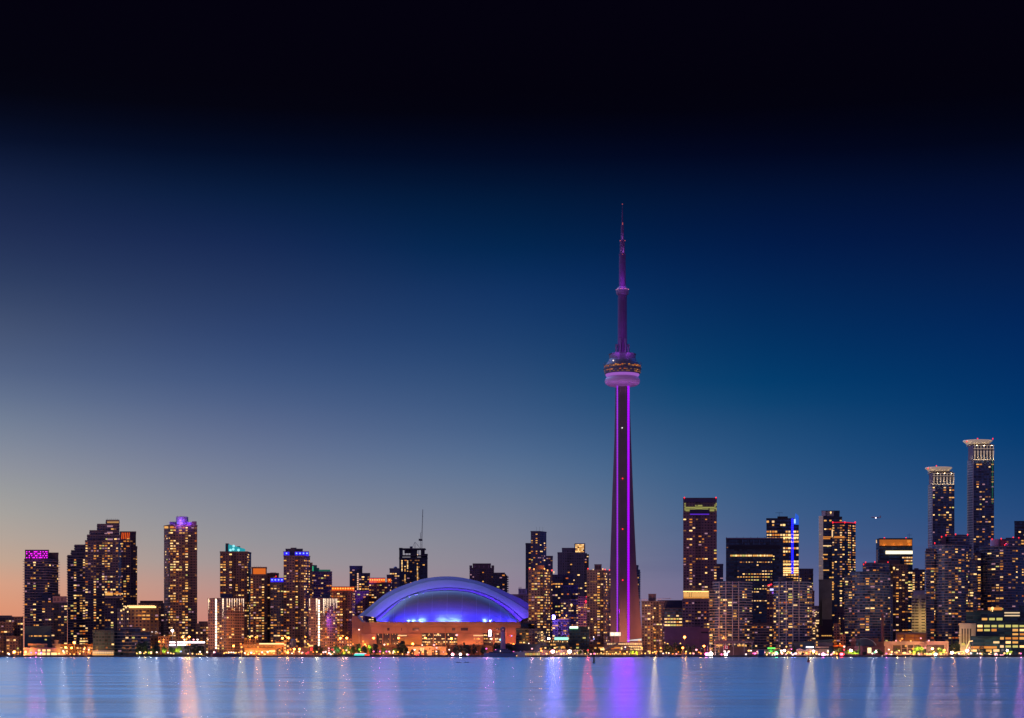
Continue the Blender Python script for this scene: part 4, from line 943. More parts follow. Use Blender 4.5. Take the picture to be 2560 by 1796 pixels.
r = bl('apartment_tower','the mid-height brown tower','mid-height brown tower with a dark rooftop box standing right of the purple-striped tower',2000,'brown',[(1604,1661,1504,None,{'c':1648,'cd':(0,14),'p':.26})],over=dict(wall=(.32,.22,.22),ww=.45)); penthouse(r,1621,1640,1486,1504,2004,col=(.14,.09,.13))
for x,y,m_ in ((1633,1543,WIN['b']),(1634,1571,WIN['y'])): beacon(r,x,y,1998,1.7,m_)
r = bl('arena','the dark flat-roofed arena','long dark blue flat-roofed building with bright greenish office rows behind the mid-height brown tower',2180,'office',[(1645,1712,1502,None,{'d':30,'blank':1}),(1661,1712,1521,1568,{'p':.75})],over=dict(wall=(.05,.06,.12)))
mast(r,1606,1500.5,1501.5,2195,.2); b = MB(); b.tube((PX(1600,2190),2190,PZ(1500.5,2190)),(PX(1678,2190),2190,PZ(1496.5,2190)),.35); b.build('roof_truss', mat('truss',(.5,.4,.45),.6), r); beacon(r,1639.5,1500.5,2188,1.1,WIN['p'])
r = bl('podium','the plain mauve podium','wide windowless mauve podium with a dark slot in its right part',2085,'flat',[(1655,1750,1568,None,{'blank':1}),(1748,1786,1573,None,{'d':-6,'blank':1})],over=dict(wall=(.34,.15,.24))); band(r,'slot',1753,1770,1580,1583,2078,dk,.2,.3)
band(r,'ledge',1655,1750,1600,1601,2083,mat('ledge',(.4,.2,.2),.8),.5,.5)
r = bl('office_tower','the tall slab with red corners','tall brown slab tower with two red roof-corner lamps and a yellow-lit band low down',2230,'brown',[(1708,1792,1479,None,{'p':.12,'d':4}),(1708,1792,1288,1479,{'p':.24,'d':4}),(1708,1792,1246,1288,{'d':4,'p':0})],over=dict(wall=(.26,.16,.19),bay=3.7,floor=3.5,ww=.5,wh=.4,slab=(.22,.13,.18),so=.12,sh=.3))
for x in (1711,1790): beacon(r,x,1244.5,2232,1.5)
D_=2233; b = MB(); b.box(PX(1709,D_),PX(1791,D_),D_-1.2,D_-.5,PZ(1256,D_),PZ(1247,D_)); b.build('crown_panel', mat('crown_dark',(.05,.03,.09),.5), r)
rn = random.Random(9)
b = MB()
for x in range(1711,1790,3):
    hi_ = 1263 if 1735<x<1756 else (1258 if x<1714 or x>1784 else 1268)
    for y in range(hi_,1277,4):
        if rn.random() < (.97 if y>1266 else .7): b.box(PX(x,D_),PX(x+2.8,D_),D_-1.0,D_-.6,PZ(y+2.6,D_),PZ(y,D_))
b.build('lit_crown', glow('yellow_green_crown',(.62,.60,.16),.55), r)
band(r,'light_bar',1725,1773,1285,1287,D_-1,glow('violet_bar',(.15,.03,.9),.8),.3,.3); band(r,'louvre_panel',1724,1774,1274,1285,D_-.9,mat('louvre_blue',(.02,.02,.06),.5),.3,.3)
b = MB()
for x in range(1709,1786,1): 
    if rn.random()<.93: b.box(PX(x,D_-2),PX(x+.8,D_-2),D_-1.6,D_-1.1,PZ(1493,D_),PZ(1480+rn.choice((0,0,3,1)),D_))
b.build('lit_arcade', glow('amber_arcade',(1,.50,.14),.9), r); band(r,'light_bar',1708,1786,1478,1480.5,D_-2,glow('gold_bar',(1,.62,.2),2.0),.3,.3)
band(r,'lit_strip',1709,1783,1494,1496,D_-1,glow('amber_strip',(1,.4,.08),1.0),.4,.3)
r = bl('hotel','the brown hotel wing','lower brown hotel wing with orange windows in front of the tall slab with red corners',2150,'brown',[(1706,1790,1499,None,{'p':.16,'pal':'aaoyd'})],over=dict(wall=(.36,.22,.25),slab=(.42,.25,.3),so=.15,sh=.5,floor=3.6,bay=3.6))
r = bl('apartment_block','the small grey stub','small grey stepped block squeezed between the tall slab with red corners and the navy office',2420,'conc',[(1792,1808,1411,None,{'p':.1})],over=dict(wall=(.2,.15,.22)))
r = bl('office_tower','the wide navy office','wide navy glass office tower with a flat framed top and dark louvre band',2300,'office',[(1815,1958,1346,None,{'p':.03,'dep':50}),(1842,1932,1384,None,{'d':-4,'p':.22,'dep':10})],over=dict(wall=(.06,.07,.14),slab=(.12,.12,.22),so=.15,sh=.25,lwh=.36,lw=(.35,.9)))
band(r,'top_frame',1815,1958,1346,1347.2,2298,mat('frame_mauve',(.35,.22,.35),.6),.5,.6)
for x in (1816,1842,1858,1877,1894,1912,1928): mast(r,x,1342.5,1346,2300,.3)
band(r,'dark_louvre',1823,1950,1364,1374,2299.2,mat('louvre_black',(.008,.008,.03),.6),.3,.3); b = MB()
for k in range(7): b.box(PX(1842+k*14,2298),PX(1842.7+k*14,2298),2297.8,2298.4,PZ(1361,2298),PZ(1349,2298))
b.build('mullion', mat('frame_blue',(.1,.16,.3),.6), r)
rn = random.Random(31); x = 1826
while x < 1931:
    w = rn.uniform(2,6); band(r,'window',x,x+w,1387.5,1391.5,2294.6,WIN[rn.choice('ybypg')],.3,.2); x += w+rn.choice((.5,.6,2))
r = bl('condominium','the left white-gridded condominium','left one of two white-gridded rounded condominiums on the waterfront, in front of the navy office',1990,'white',[(1782,1880,1454,None,{'arc':16,'p':.2,'dep':20}),(1773,1800,1475,None,{'d':14,'p':.2}),(1828,1852,1446,1454,{'d':6,'blank':1}),(1815,1829,1444,1454,{'d':8,'blank':1})])
b = MB()
for x in (1799.5,1815,1831,1847): 
    k=(2*((x-1782)/98)-1)**2*16; b.box(PX(x,1990)-.35,PX(x,1990)+.35,1990+k-1.1,1990+k,GZ,PZ(1454,1990))
b.build('pier', mat('slab_edge_white',(.6,.5,.5),.7), r)
r = bl('office_tower','the golden-windowed tower','bright golden-windowed tower with a blue light column and a pointed blue glass fin',2380,'office',[(1916,1997,1297,None,{'p':.42,'dep':36}),(1944,1969,1292.5,1297,{'d':6,'blank':1}),],over=dict(wall=(.09,.07,.08),pal=PAL_GOLD,floor=4.4,bay=3.4,lwh=.6,lw=(.5,.95)))
mast(r,1948,1281,1293,2390,.25,bars=((1282.5,5),)); D_=2379
b = MB(); z = PZ(1434,D_)
while z < PZ(1298,D_): b.box(PX(1978.5,D_),PX(1983,D_),D_-.8,D_-.2,z,z+2.1); z += 2.6
b.build('light_column', glow('blue_column',(.01,.01,1),3.5,True), r)
b = MB(); D_=2378; q = [(1985,1312),(1997,1312),(1996.5,1291),(1989.5,1284)]
for s_ in (0,3): pass
b.face([(PX(x,D_),D_-1,PZ(y,D_)) for x,y in q]); b.face([(PX(x,D_),D_+3,PZ(y,D_)) for x,y in q][::-1])
for i in range(4): a_, c_ = q[i], q[(i+1)%4]; b.face([(PX(a_[0],D_),D_-1,PZ(a_[1],D_)),(PX(a_[0],D_),D_+3,PZ(a_[1],D_)),(PX(c_[0],D_),D_+3,PZ(c_[1],D_)),(PX(c_[0],D_),D_-1,PZ(c_[1],D_))])
b.build('glass_fin', glow('blue_fin',(.02,.14,.85),.75,True), r); band(r,'light_bar',1985,1989,1298,1309,2376,glow('pale_blue',(.35,.6,1),1.4),.3,.3)
for y in (1344,1411,1421,1426,1432): band(r,'window',1958 if y>1400 else 1958,1978,y-1.4,y+1.4,2379,WIN['b'],.3,.2); band(r,'window',1984,1996,y-1.4,y+1.4,2379,WIN['b'],.3,.2)
r = bl('condominium','the right white-gridded condominium','right one of two white-gridded rounded condominiums on the waterfront, left of the charcoal low halls',1985,'white',[(1934,2030,1454,None,{'arc':16,'p':.24,'dep':20}),(1946,1966,1444,1454,{'d':6,'blank':1}),(1966,1982,1446,1454,{'d':8,'blank':1})])
b = MB()
for x in (1950,1966,1982,1998): 
    k=(2*((x-1934)/96)-1)**2*16; b.box(PX(x,1985)-.35,PX(x,1985)+.35,1985+k-1.1,1985+k,GZ,PZ(1454,1985))
b.build('pier', mat('slab_edge_white',(.6,.5,.5),.7), r)
r = bl('condominium','the lower gridded link','lower gridded block linking the two white-gridded condominiums',2010,'balc',[(1872,1938,1560,None,{'p':.2})],over=dict(slab=(.42,.34,.36),sh=.6))
r = bl('office_block','the red-sign block','narrow brown block with a red rooftop sign between the two white-gridded condominiums',2120,'brown',[(1917,1938,1468,None,{'p':.2})],over=dict(wall=(.28,.14,.16)))
balls(r, 'sign_lamp', [(PX(1921+k*3.6,2116),2116,PZ(1464-k*1.2,2116)) for k in range(3)], 1.0, RED); band(r,'sign',1925,1934,1472,1477,2118,glow('lavender_sign',(.55,.55,1),1.6),.3,.3); band(r,'sign',1930,1934,1480,1485,2118,glow('violet_sign',(.35,.1,.9),.9),.3,.3)
r = bl('office_tower','the speckled dark tower','dark flat-topped tower with bright speckled windows right of the golden-windowed tower',2290,'navy',[(1998,2033,1436,None,{'p':.42,'bay':2.8}),(1998,2033,1423,1436,{'d':1,'p':0})],over=dict(wall=(.16,.11,.16)))
r = bl('office_block','the amber-bar block','maroon block with one tall vertical amber light bar',2200,'brown',[(2012,2036,1478,None,{'p':.1})],over=dict(wall=(.2,.12,.14))); band(r,'light_bar',2021,2025.5,1476,1495,2199,glow('amber_bar',(1,.42,.12),6,True),.5,.4)
r = bl('office_tower','the white-edged tower','tall tower with a white ribbed edge and a round lamp on its white roof box',2400,'office',[(2047,2105,1293,None,{'p':.08,'dep':40}),(2054,2099,1278,1293,{'d':3,'blank':1})],over=dict(wall=(.07,.08,.14)))
b = MB(); z = PZ(1450,2398); 
while z < PZ(1291,2398): b.box(PX(2047,2398),PX(2057.5,2398),2396.8,2398.4,z,z+1.5); z += 1.9
b.build('ribbed_edge', mat('ribbed_white',(.75,.62,.6),.6,0,(.8,.6,.5),.13), r); boxpart(r,'roof_panel',2054,2064,1278,1290,2401.8,1,mat('panel_white',(.7,.62,.62),.6)); boxpart(r,'roof_panel',2066,2085,1278.5,1291,2401.6,1,mat('panel_grey',(.25,.22,.28),.6))
beacon(r,2077,1281.3,2399,2.0,WIN['b'])
for y in (1343,1347,1365,1387,1398,1426): band(r,'window',2057,2072+rn.uniform(-4,8),y-1.2,y+1.2,2399,WIN[rn.choice('ypa')],.3,.2)
r = bl('office_block','the beige blind wall','beige windowless block low in front of the white-edged tower',2300,'flat',[(2047,2085,1450,None,{'d':20,'blank':1}),(2055,2084,1499,None,{'blank':1})],over=dict(wall=(.34,.28,.18)))
r = bl('apartment_tower','the red-outlined tower','blue-black tower outlined in red light along its roof, right of the white-edged tower',2220,'navy',[(2080,2139,1306,None,{'c':2112,'cd':(5,16),'p':.33,'bay':3})],over=dict(wall=(.06,.08,.13),glass=(.02,.05,.09)))
b = MB(); 
for x0,x1,da,db in ((2080,2112,5,0),(2112,2139,0,16)): b.tube((PX(x0,2220+da),2219.5+da,PZ(1306,2220)),(PX(x1,2220+db),2219.5+db,PZ(1306,2220)),.5)
b.build('light_line', glow('red_line',(1,.01,.03),.7,True), r)
for x in (2082,2112,2138): beacon(r,x,1306,2218,1.6)
balls(r, 'edge_lamp', [(PX(2082,2218),2221.5,PZ(1325+k*2,2218)) for k in range(9)], .8, WIN['p'])
rn = random.Random(41)
for y in (1342,1344.6): band(r,'window',2085,2111,y-1,y+1,2219,WIN['a'],.6,.2)
b = MB(); z = PZ(1500,2219)
while z < PZ(1398,2219):
    if rn.random() < .7: b.box(PX(2080.8,2222),PX(2084,2222),2222.5,2223,z,z+1.7)
    z += 3
b.build('stair_light', WIN['y'], r)
r = bl('office_block','the white-lamp midrise','mid-rise dotted with white lamps right of the white-gridded condominiums',2100,'conc',[(2022,2048,1516,None,{'p':.45,'pal':'ppyvb'})],over=dict(wall=(.36,.26,.28)))
balls(r, 'lamp', [(PX(rn.uniform(2024,2046),2098),2098.8,PZ(rn.uniform(1528,1600),2098)) for k in range(20)], .7, WIN['p'])
r = bl('brick_block','the flat brown warehouse','brown flat warehouse with one row of small yellow windows',2060,'brown',[(2048,2082,1566,None,{'blank':1}),(2056,2082,1550,1566,{'d':10,'blank':1})],over=dict(wall=(.16,.08,.09)))
for k in range(6): band(r,'window',2054+k*4.4,2057+k*4.4,1588.5,1591,2060,WIN['y'],.2,.1)
r = bl('apartment_block','the peach corner block','peach-lit corner block above an orange awning by the trees',1990,'brown',[(2100,2114,1587,None,{'p':.3}),(2084,2100,1560,None,{'d':20,'p':.3})],over=dict(wall=(.5,.27,.2)))
b = MB(); b.box(PX(2083,1975),PX(2112,1975),1975,1980,PZ(1617,1975),PZ(1613,1975)); b.build('awning', mat('orange_awning',(.6,.2,.05),.7), r); lamp_light(r,(PX(2098,1970),1962,PZ(1612,1970)),(1,.25,.03),9000,1); lamp_light(r,(PX(2106,1970),1972,PZ(1603,1970)),(1,.3,.1),2600,1)
r = bl('brick_block','the tapered brick block','tapered dark brick block left of the curved glass condominium',2120,'brown',[(2086,2112,1530,None,{'p':.3,'bay':2.4}),(2092,2112,1518,1530,{'d':6,'blank':1})],over=dict(wall=(.24,.13,.15)))
r = bl('condominium','the curved glass condominium','broad curved glass condominium with thin balcony lines behind the brick chimney',2000,'glassy',[(2124,2226,1430,None,{'arc':14,'p':.17,'dep':24}),(2112,2130,1440,None,{'d':12,'p':.12,'so':1.2}),(2157,2224,1408,1430,{'d':16,'p':.02,'arc':4})],over=dict(slab=(.30,.25,.31)))
for x,y in ((2159,1411),(2164,1406),(2187,1405)): beacon(r,x,y,2014,1.2)
r = bl('apartment_tower','the brown side tower','dark brown tower with a recessed lit column, right behind the curved glass condominium',2040,'brown',[(2222,2270,1412,None,{'p':.28,'c':2232,'cd':(6,4)}),(2196,2250,1402,1412,{'d':8,'blank':1})],over=dict(wall=(.22,.13,.14)))
beacon(r,2220,1406,2036,1.3); beacon(r,2235,1420,2036,2.0,WIN['b'])
r = bl('bank_tower','the amber-louvred tower','dark tower with an amber-lit louvred crown and one glaring white strip below it',2260,'office',[(2190,2281,1347,None,{'c':2198,'cd':(22,0),'p':.0,'dep':30}),(2255,2281.5,1388,None,{'d':-1,'p':.6,'dep':4,'bay':2.6})],over=dict(wall=(.05,.06,.09)))
b = MB(); D_=2259; 
for k in range(28): b.box(PX(2199+k*2.9,D_),PX(2201.3+k*2.9,D_),D_-.6,D_-.1,PZ(1364.5,D_),PZ(1349.5,D_))
b.build('lit_louvre', mat('amber_louvre',(.3,.15,.05),.6,0,(1,.25,.02),.42), r)
for x in (2210,2233,2250,2272): lamp_light(r,(PX(x,D_),D_-3,PZ(1363,D_)),(1,.4,.08),500,.5)
band(r,'light_band',2214,2281,1377.5,1385.5,2259,glow('pale_yellow_band',(1,.85,.55),1.7,True),.8,.6)
band(r,'crown_lamp',2190,2194,1350,1358,2278,WIN['p'],.6,.4); band(r,'crown_lamp',2268,2276,1351,1357,2257,WIN['a'],.6,.4)
for x in (2211,2265): beacon(r,x,1345.5,2262,1.5)
mast(r,2273,1334,1347,2270,.25,bars=((1338,3),))
b = MB()
for k in range(11): b.box(PX(2190.5,2278),PX(2195.5,2278),2273,2274,PZ(1378+k*3.6,2278),PZ(1376+k*3.6,2278))
b.build('stair_light', WIN['d'], r)
r = bl('apartment_block','the small brown block','small brown block with yellow windows between the amber-louvred tower and the big round condominium',2330,'plum',[(2281,2312,1425,None,{'p':.35}),(2286,2296,1422,1425,{'blank':1})])
r = bl('parking_garage','the striped beige block','pale mauve and beige block striped with dark slots',2200,'flat',[(2279,2303,1490,None,{'blank':1}),(2302,2318,1486,None,{'blank':1,'d':-2}),(2283,2312,1478,1490,{'d':10,'blank':1})],over=dict(wall=(.48,.38,.40)))
b = MB()
for k in range(12):
    for x0,x1 in ((2281.5,2288),(2289.5,2298),(2304.5,2313)): b.box(PX(x0,2196),PX(x1,2196),2197.2 if x0>2300 else 2199.4,2200.5,PZ(1500+k*7.2,2196),PZ(1497.6+k*7.2,2196))
b.build('slot', mat('slot_dark',(.05,.03,.05),.8), r)
lamp_light(r,(PX(2309,2190),2185,PZ(1540,2190)),(1,.7,.15),6000,1); lamp_light(r,(PX(2309,2190),2185,PZ(1570,2190)),(1,.7,.15),5000,1)
r = bl('condominium','the left round condominium','big rounded balcony condominium left of the glass office, in front of the shorter flared tower',2005,'glassy',[(2330,2428,1361,None,{'arc':22,'p':.25,'dep':22,'seg':12}),(2315,2336,1373,None,{'d':14,'p':.25,'so':1.3}),(2364,2423,1338,1361,{'d':12,'arc':6,'p':.05}),(2353,2365,1342,1361,{'d':10,'blank':1}),(2425,2442,1400,None,{'d':20,'p':.2})],over=dict(wall=(.15,.10,.15),slab=(.34,.26,.31),so=.8))
for x,y in ((2337,1358),(2354,1342),(2365,1338),(2389,1336),(2419,1337)): beacon(r,x,y,2008,1.3)
r = bl('condominium','the right round condominium','big rounded balcony condominium at the far right behind the glass office',2030,'glassy',[(2448,2570,1366,None,{'arc':22,'p':.25,'dep':22,'seg':12}),(2436,2452,1383,None,{'d':16,'p':.2,'so':1.3}),(2515,2552,1346,1366,{'d':14,'p':.03}),(2500,2516,1349,1366,{'d':16,'blank':1})],over=dict(wall=(.16,.09,.14),slab=(.34,.25,.30),so=.8))
b = MB(); D_=2048; b.lathe(PX(2493,D_),D_+6,[(PZ(1366,D_),6.2),(PZ(1348,D_),6.2),(PZ(1347.9,D_),0)],20); b.build('rooftop_cylinder', mat('mauve_drum',(.55,.32,.45),.7,noise=.1), r); OCC.append((2480,2506,1348,1366,2048))
for x,y in ((2480,1348),(2503,1347),(2512,1363),(2533,1344),(2547,1345)): beacon(r,x,y,2044,1.3)
lamp_light(r,(PX(2511,2050),2042,PZ(1361,2050)),(1,.1,.3),500,.5)
def twin(x0, xs, x1, yt, yc0, yc1, yf0, yf1, D, nick, label, fl, fr):
    r = bl('apartment_tower',nick,label,D,'glassy',[(x0,x1,yc1,None,{'c':xs,'cd':(12,0),'p':.24,'dep':26}),(x0+1,x1-1,yc0,yc1,{'d':1,'c':xs,'cd':(12,0),'p':0,'dep':24})],over=dict(wall=(.08,.07,.12),slab=(.17,.17,.26),so=.35,sh=.35))
    # pale curved glass corner
    b = MB(); X0, Xs = PX(x0,D+10), PX(xs,D); z = GZ+20; n=4
    ptsf = lambda k: [(X0-.6+(Xs-X0+.2)*i/n, D+10*(1-i/n)**1.4-.7-k) for i in range(n+1)]+[(Xs-.4,D+3),(X0-.6,D+12)]
    b.prism(ptsf(0), z, PZ(yc1,D), 0)
    zz = z
    while zz < PZ(yc1,D): b.prism(ptsf(.3), zz, zz+.5, 1, bottom=True); zz += 3
    for xx in (Xs-.5,): b.box(xx,xx+.6,D-1.2,D-.7,z,PZ(yc0,D),1)
    b.build('glass_corner',[mat('pale_glass',(.12,.14,.20),.25,noise=.2),mat('corner_slab',(.42,.38,.42),.6)], r)
    boxpart(r,'corner_panel',x0+.5,xs-.5,yc0+2,yc1,D-.8,3,mat('panel_pale',(.38,.37,.42),.6))
    L_ = glow('crown_column_light',(1,.8,.55),1.0)
    b = MB(); n_ = 7
    for k in range(n_):
        xx = xs+4+(x1-xs-6)*k/(n_-1)
        for q in range(7): 
            w = .35+.12*q; b.box(PX(xx,D)-w,PX(xx,D)+w,D-.6,D-.1,PZ(yc1-1-q*(yc1-yc0)*.1,D)-0,PZ(yc1-1-(q+1)*(yc1-yc0)*.1,D)-.2) if q<6 else b.box(PX(xx,D)-.35,PX(xx,D)+.35,D-.6,D-.1,PZ(yc1-(yc1-yc0)*.7,D),PZ(yc0+2,D))
    for yy in (yc1, yc0+(yc1-yc0)*.25, yc0+1): b.box(PX(xs,D),PX(x1,D),D-.7,D-.2,PZ(yy+.6,D),PZ(yy-.6,D))
    b.build('column_light', mat('lit_column',(.7,.6,.5),.6,0,(1,.72,.4),.28), r)
    for k in range(5): lamp_light(r,(PX(xs+4+(x1-xs-6)*k/4,D),D-4,PZ(yc1-2,D)),(1,.8,.5),350,.4)
    b = MB(); cx=(PX(fl,D)+PX(fr,D))/2; hw=(PX(fr,D)-PX(fl,D))/2; n=20
    def ring(k,dz,zz): return [(cx+k*hw*cos(2*pi*i/n), D+12+14*k*sin(2*pi*i/n), zz) for i in range(n)]
    A, Bq, Cq = ring(.72,0,PZ(yf1,D)), ring(1,0,PZ(yf0+2,D)), ring(1,0,PZ(yf0,D))
    for P, Q in ((A,Bq),(Bq,Cq)):
        for i in range(n): b.face([P[i],P[(i+1)%n],Q[(i+1)%n],Q[i]])
    b.face(A[::-1]); b.face(Cq)
    b.build('flared_crown', mat('lit_canopy_pale',(.8,.72,.6),.6,0,(1,.68,.36),.22), r)
    b = MB()
    for k in range(6): 
        xx=xs-4+(x1-xs)*k/5; b.tube((PX(xx,D),D+2,PZ(yc0,D)),(PX(xx,D),D+2,PZ(yf1-1,D)),.3)
    b.box(PX(x0+6,D),PX(x1-4,D),D+6,D+18,PZ(yc0,D),PZ(yf1,D)); b.build('crown_base', mat('crown_base',(.3,.25,.2),.7), r)
    for k in range(4): lamp_light(r,(PX(fl+8+(fr-fl-16)*k/3,D),D-1,PZ(yc0+1,D)),(1,.75,.4),420,.4)
    return r
r = twin(2322,2331,2386,1183,1183,1211,1167,1177,2170,'the shorter flared tower','shorter of two slender towers with flared saucer-like lit crowns',2319,2386)
for x,y in ((2320,1171),(2341,1165)): beacon(r,x,y,2172,1.3)
r = twin(2420,2433,2485,1113,1113,1150,1099,1109,2160,'the taller flared tower','taller of two slender towers with flared saucer-like lit crowns, highest building at the right',2414,2487)
for x,y in ((2417,1104),(2444,1097),(2482,1097)): beacon(r,x,y,2162,1.3)
b = MB(); z=PZ(1260,2159)
while z < PZ(1150,2159): b.box(PX(2480,2159),PX(2481.5,2159),2158,2158.6,z,z+2); z += 2.6
b.build('light_strip', glow('green_line',(.01,.35,.15),.35), r)
r = bl('office_tower','the dark slab at the right edge','flat-topped dark office slab cut by the right edge of the picture',2350,'office',[(2536,2600,1304,None,{'p':.0}),(2546,2600,1320,1400,{'d':-1,'p':.6})],over=dict(wall=(.06,.05,.09)))
# the glass office at the right and the low halls
r = bl('office_building','the glass waterfront office','dark teal glass waterfront office at the right with wide rows of yellow windows',1935,'office',[(2441,2600,1554,None,{'p':.6,'dep':40,'pal':'gggyypa'}),(2452,2508,1529,1554,{'d':6,'p':.3}),(2509,2552,1528,1554,{'d':9,'p':.1}),(2548,2600,1516,1554,{'d':12,'p':.15}),(2426,2500,1592,None,{'d':-14,'p':.2,'dep':14}),(2415,2456,1530,1560,{'d':16,'p':.03})],over=dict(wall=(.03,.07,.10),glass=(.02,.05,.07),bay=7.6,lw=(.7,.82),floor=4.4,slab=(.05,.09,.12),so=.1,sh=.5,lwh=.62))
for k in range(2): band(r,'lit_louvre',2511,2549,1531+k*7,1534+k*7,1943,glow('pale_louvre',(1,.7,.4),.9),.4,.3)
band(r,'roof_lamp',2470,2505,1519,1526,1944,WIN['a'],.4,.3); beacon(r,2481,1521.5,1940,3.0,WIN['b']); beacon(r,2476,1524,1940,1.6,WIN['y'])
band(r,'window',2428,2458,1616,1622,1920,WIN['a'],.3,.3); band(r,'window',2460,2492,1616,1622,1920,WIN['a'],.3,.3)
r = bl('stone_hall','the pale pilastered hall','pale stone hall with tall vertical slots at the left side of the glass waterfront office',1948,'flat',[(2398,2440,1560,None,{'blank':1,'dep':30})],over=dict(wall=(.42,.38,.36)))
for x in (2404,2411,2418,2425): band(r,'tall_window',x,x+3,1572,1612,1948,mat('slot_glass',(.05,.05,.07),.2),.15,.1)
for x in (2404.6,2412,2419): band(r,'window',x,x+1.2,1585,1606,1947.8,WIN['d'],.15,.1)
band(r,'window',2404,2412,1608,1614,1947,WIN['g'],.2,.2); lamp_light(r,(PX(2415,1940),1936,PZ(1622,1940)),(1,.7,.2),5000,.6)
r = bl('parking_garage','the orange-lit parking deck','open parking deck with orange sodium lamps inside, below the striped beige block',1985,'flat',[(2240,2318,1583,1586.5,{'blank':1,'dep':20}),(2240,2318,1604,None,{'blank':1,'dep':20}),(2240,2318,1584,None,{'d':19,'blank':1})],over=dict(wall=(.3,.2,.17)))
b = MB()
for x in (2240,2260.5,2287,2316): b.box(PX(x,1985),PX(x+1.6,1985),1985.2,1986,PZ(1604.5,1985),PZ(1586,1985))
b.box(PX(2240,1985),PX(2318,1985),1985.1,1985.6,PZ(1595.4,1985),PZ(1593.6,1985)); b.build('post', mat('garage_post',(.35,.22,.2),.8), r)
for x,y in ((2256,1598),(2276,1602),(2302,1597),(2290,1592)): lamp_light(r,(PX(x,1990),1995,PZ(y,1990)),(1,.3,.03),1400,.5)
r = bl('terminal_building','the long mauve terminal','long low mauve terminal with square bays along the quay right of the brick chimney',1950,'flat',[(2207,2300,1605,1611.5,{'blank':1,'dep':3}),(2315,2370,1605,1611.5,{'blank':1,'dep':3}),(2207,2372,1607,None,{'d':3,'blank':1})],over=dict(wall=(.44,.28,.28)))
b = MB()
for x in (2207,2231,2253,2268,2284,2299,2315,2362,2369): b.box(PX(x,1949),PX(x+1.6,1949),1949.8,1951,GZ,PZ(1611.5,1949))
b.box(PX(2254,1949),PX(2300,1949),1950.3,1951,PZ(1622,1949),PZ(1620.8,1949)); b.build('column', mat('column_mauve',(.46,.3,.3),.8), r)
b = MB()
for x0,x1 in ((2233,2252),(2255,2267),(2270,2283),(2286,2298),(2317,2361)): b.box(PX(x0,1952),PX(x1,1952),1952.4,1952.8,PZ(1634,1952),PZ(1613,1952))
b.build('bay_glass', mat('bay_glass',(.08,.05,.07),.3), r); band(r,'window',2262,2269,1613,1618,1951,WIN['y'],.2,.2); band(r,'window',2234,2252,1613,1615,1951,WIN['d'],.2,.2)
lamp_light(r,(PX(2340,1940),1938,PZ(1622,1940)),(1,.4,.25),6000,1); lamp_light(r,(PX(2225,1940),1938,PZ(1620,1940)),(1,.5,.25),3500,1)
r = bl('power_house','the dark boathouse','dark maroon boathouse with a big arched door opening, left of the brick chimney',1938,'flat',[(2128,2196,1597,None,{'blank':1,'dep':24}),(2118,2212,1617,None,{'d':-3,'blank':1,'dep':30}),(2196,2210,1606,None,{'d':2,'blank':1})],over=dict(wall=(.10,.03,.05)))
b = MB(); b.box(PX(2140,1937),PX(2184,1937),1936.6,1937.5,GZ,PZ(1598,1937)); b.build('dark_door', mat('door_navy',(.02,.03,.07),.4), r)
band(r,'window',2169,2178,1620,1633,1935,glow('pale_door_light',(1,.8,.35),1.8,True),.3,.3); b = MB(); n=10
for k in range(n):
    a0, a1 = pi*.1+pi*.5*k/n, pi*.1+pi*.5*(k+1)/n; b.tube((PX(2160,1935)+14*cos(a0),1935.5,PZ(1622,1935)+11*sin(a0)),(PX(2160,1935)+14*cos(a1),1935.5,PZ(1622,1935)+11*sin(a1)),.35)
b.build('arch_rib', mat('arch_rib',(.2,.25,.32),.5), r)
ch = thing('chimney','slim dark brick chimney rising beside the dark boathouse','chimney',(PX(2206,1944),1944,GZ)); b = MB(); b.lathe(PX(2206,1944),1944,[(GZ,2.0),(PZ(1537,1944),1.45),(PZ(1536.9,1944),1.7),(PZ(1534,1944),1.7),(PZ(1533.9,1944),0)],12); b.build('stack', mat('dark_brick',(.10,.03,.05),.85,noise=.3,nscale=1), ch)
b = MB(); b.lathe(PX(2206,1944),1944,[(GZ,2.8),(GZ+5,2.6),(GZ+5.1,0)],12); b.build('base', mat('dark_brick2',(.12,.05,.06),.85), ch)
r = bl('exhibition_hall','the charcoal wedge hall','charcoal blue hall with a wedge roof and a glowing white bar on the waterfront',1955,'flat',[(1980,2082,1606,None,{'blank':1,'dep':16})],over=dict(wall=(.05,.08,.13)))
b = MB(); D_=1952; b.prism([(PX(1980,D_),D_),(PX(2082,D_),D_),(PX(2082,D_),D_+22),(PX(1980,D_),D_+22)],PZ(1606.5,D_),0,ztop=[PZ(1605,D_),PZ(1599,D_),PZ(1599,D_),PZ(1605,D_)]); b.build('roof', mat('wedge_roof',(.02,.03,.05),.6), r)
band(r,'light_bar',2015,2034,1616.5,1620,1946,glow('white_bar',(.9,.88,1),2.6,True),.4,.4); boxpart(r,'wall_panel',2036,2082,1603,1616,1953,1,mat('hall_panel',(.14,.10,.14),.7))
for x,y,w in ((2040,1606,4),(2040,1613,4),(2001,1614.5,5)): band(r,'window',x,x+w,y-1.8,y+1.8,1952,WIN['y'],.3,.2)
r = bl('shelter','the white dockside shelter','small white gabled shelter below the charcoal wedge hall',1930,'flat',[(1988,2034,1626,None,{'blank':1,'dep':8}),(2038,2072,1618,1619.2,{'blank':1,'d':4}),(2038,2072,1624,None,{'blank':1,'d':8})],over=dict(wall=(.34,.30,.30)))
b = MB(); D_=1929
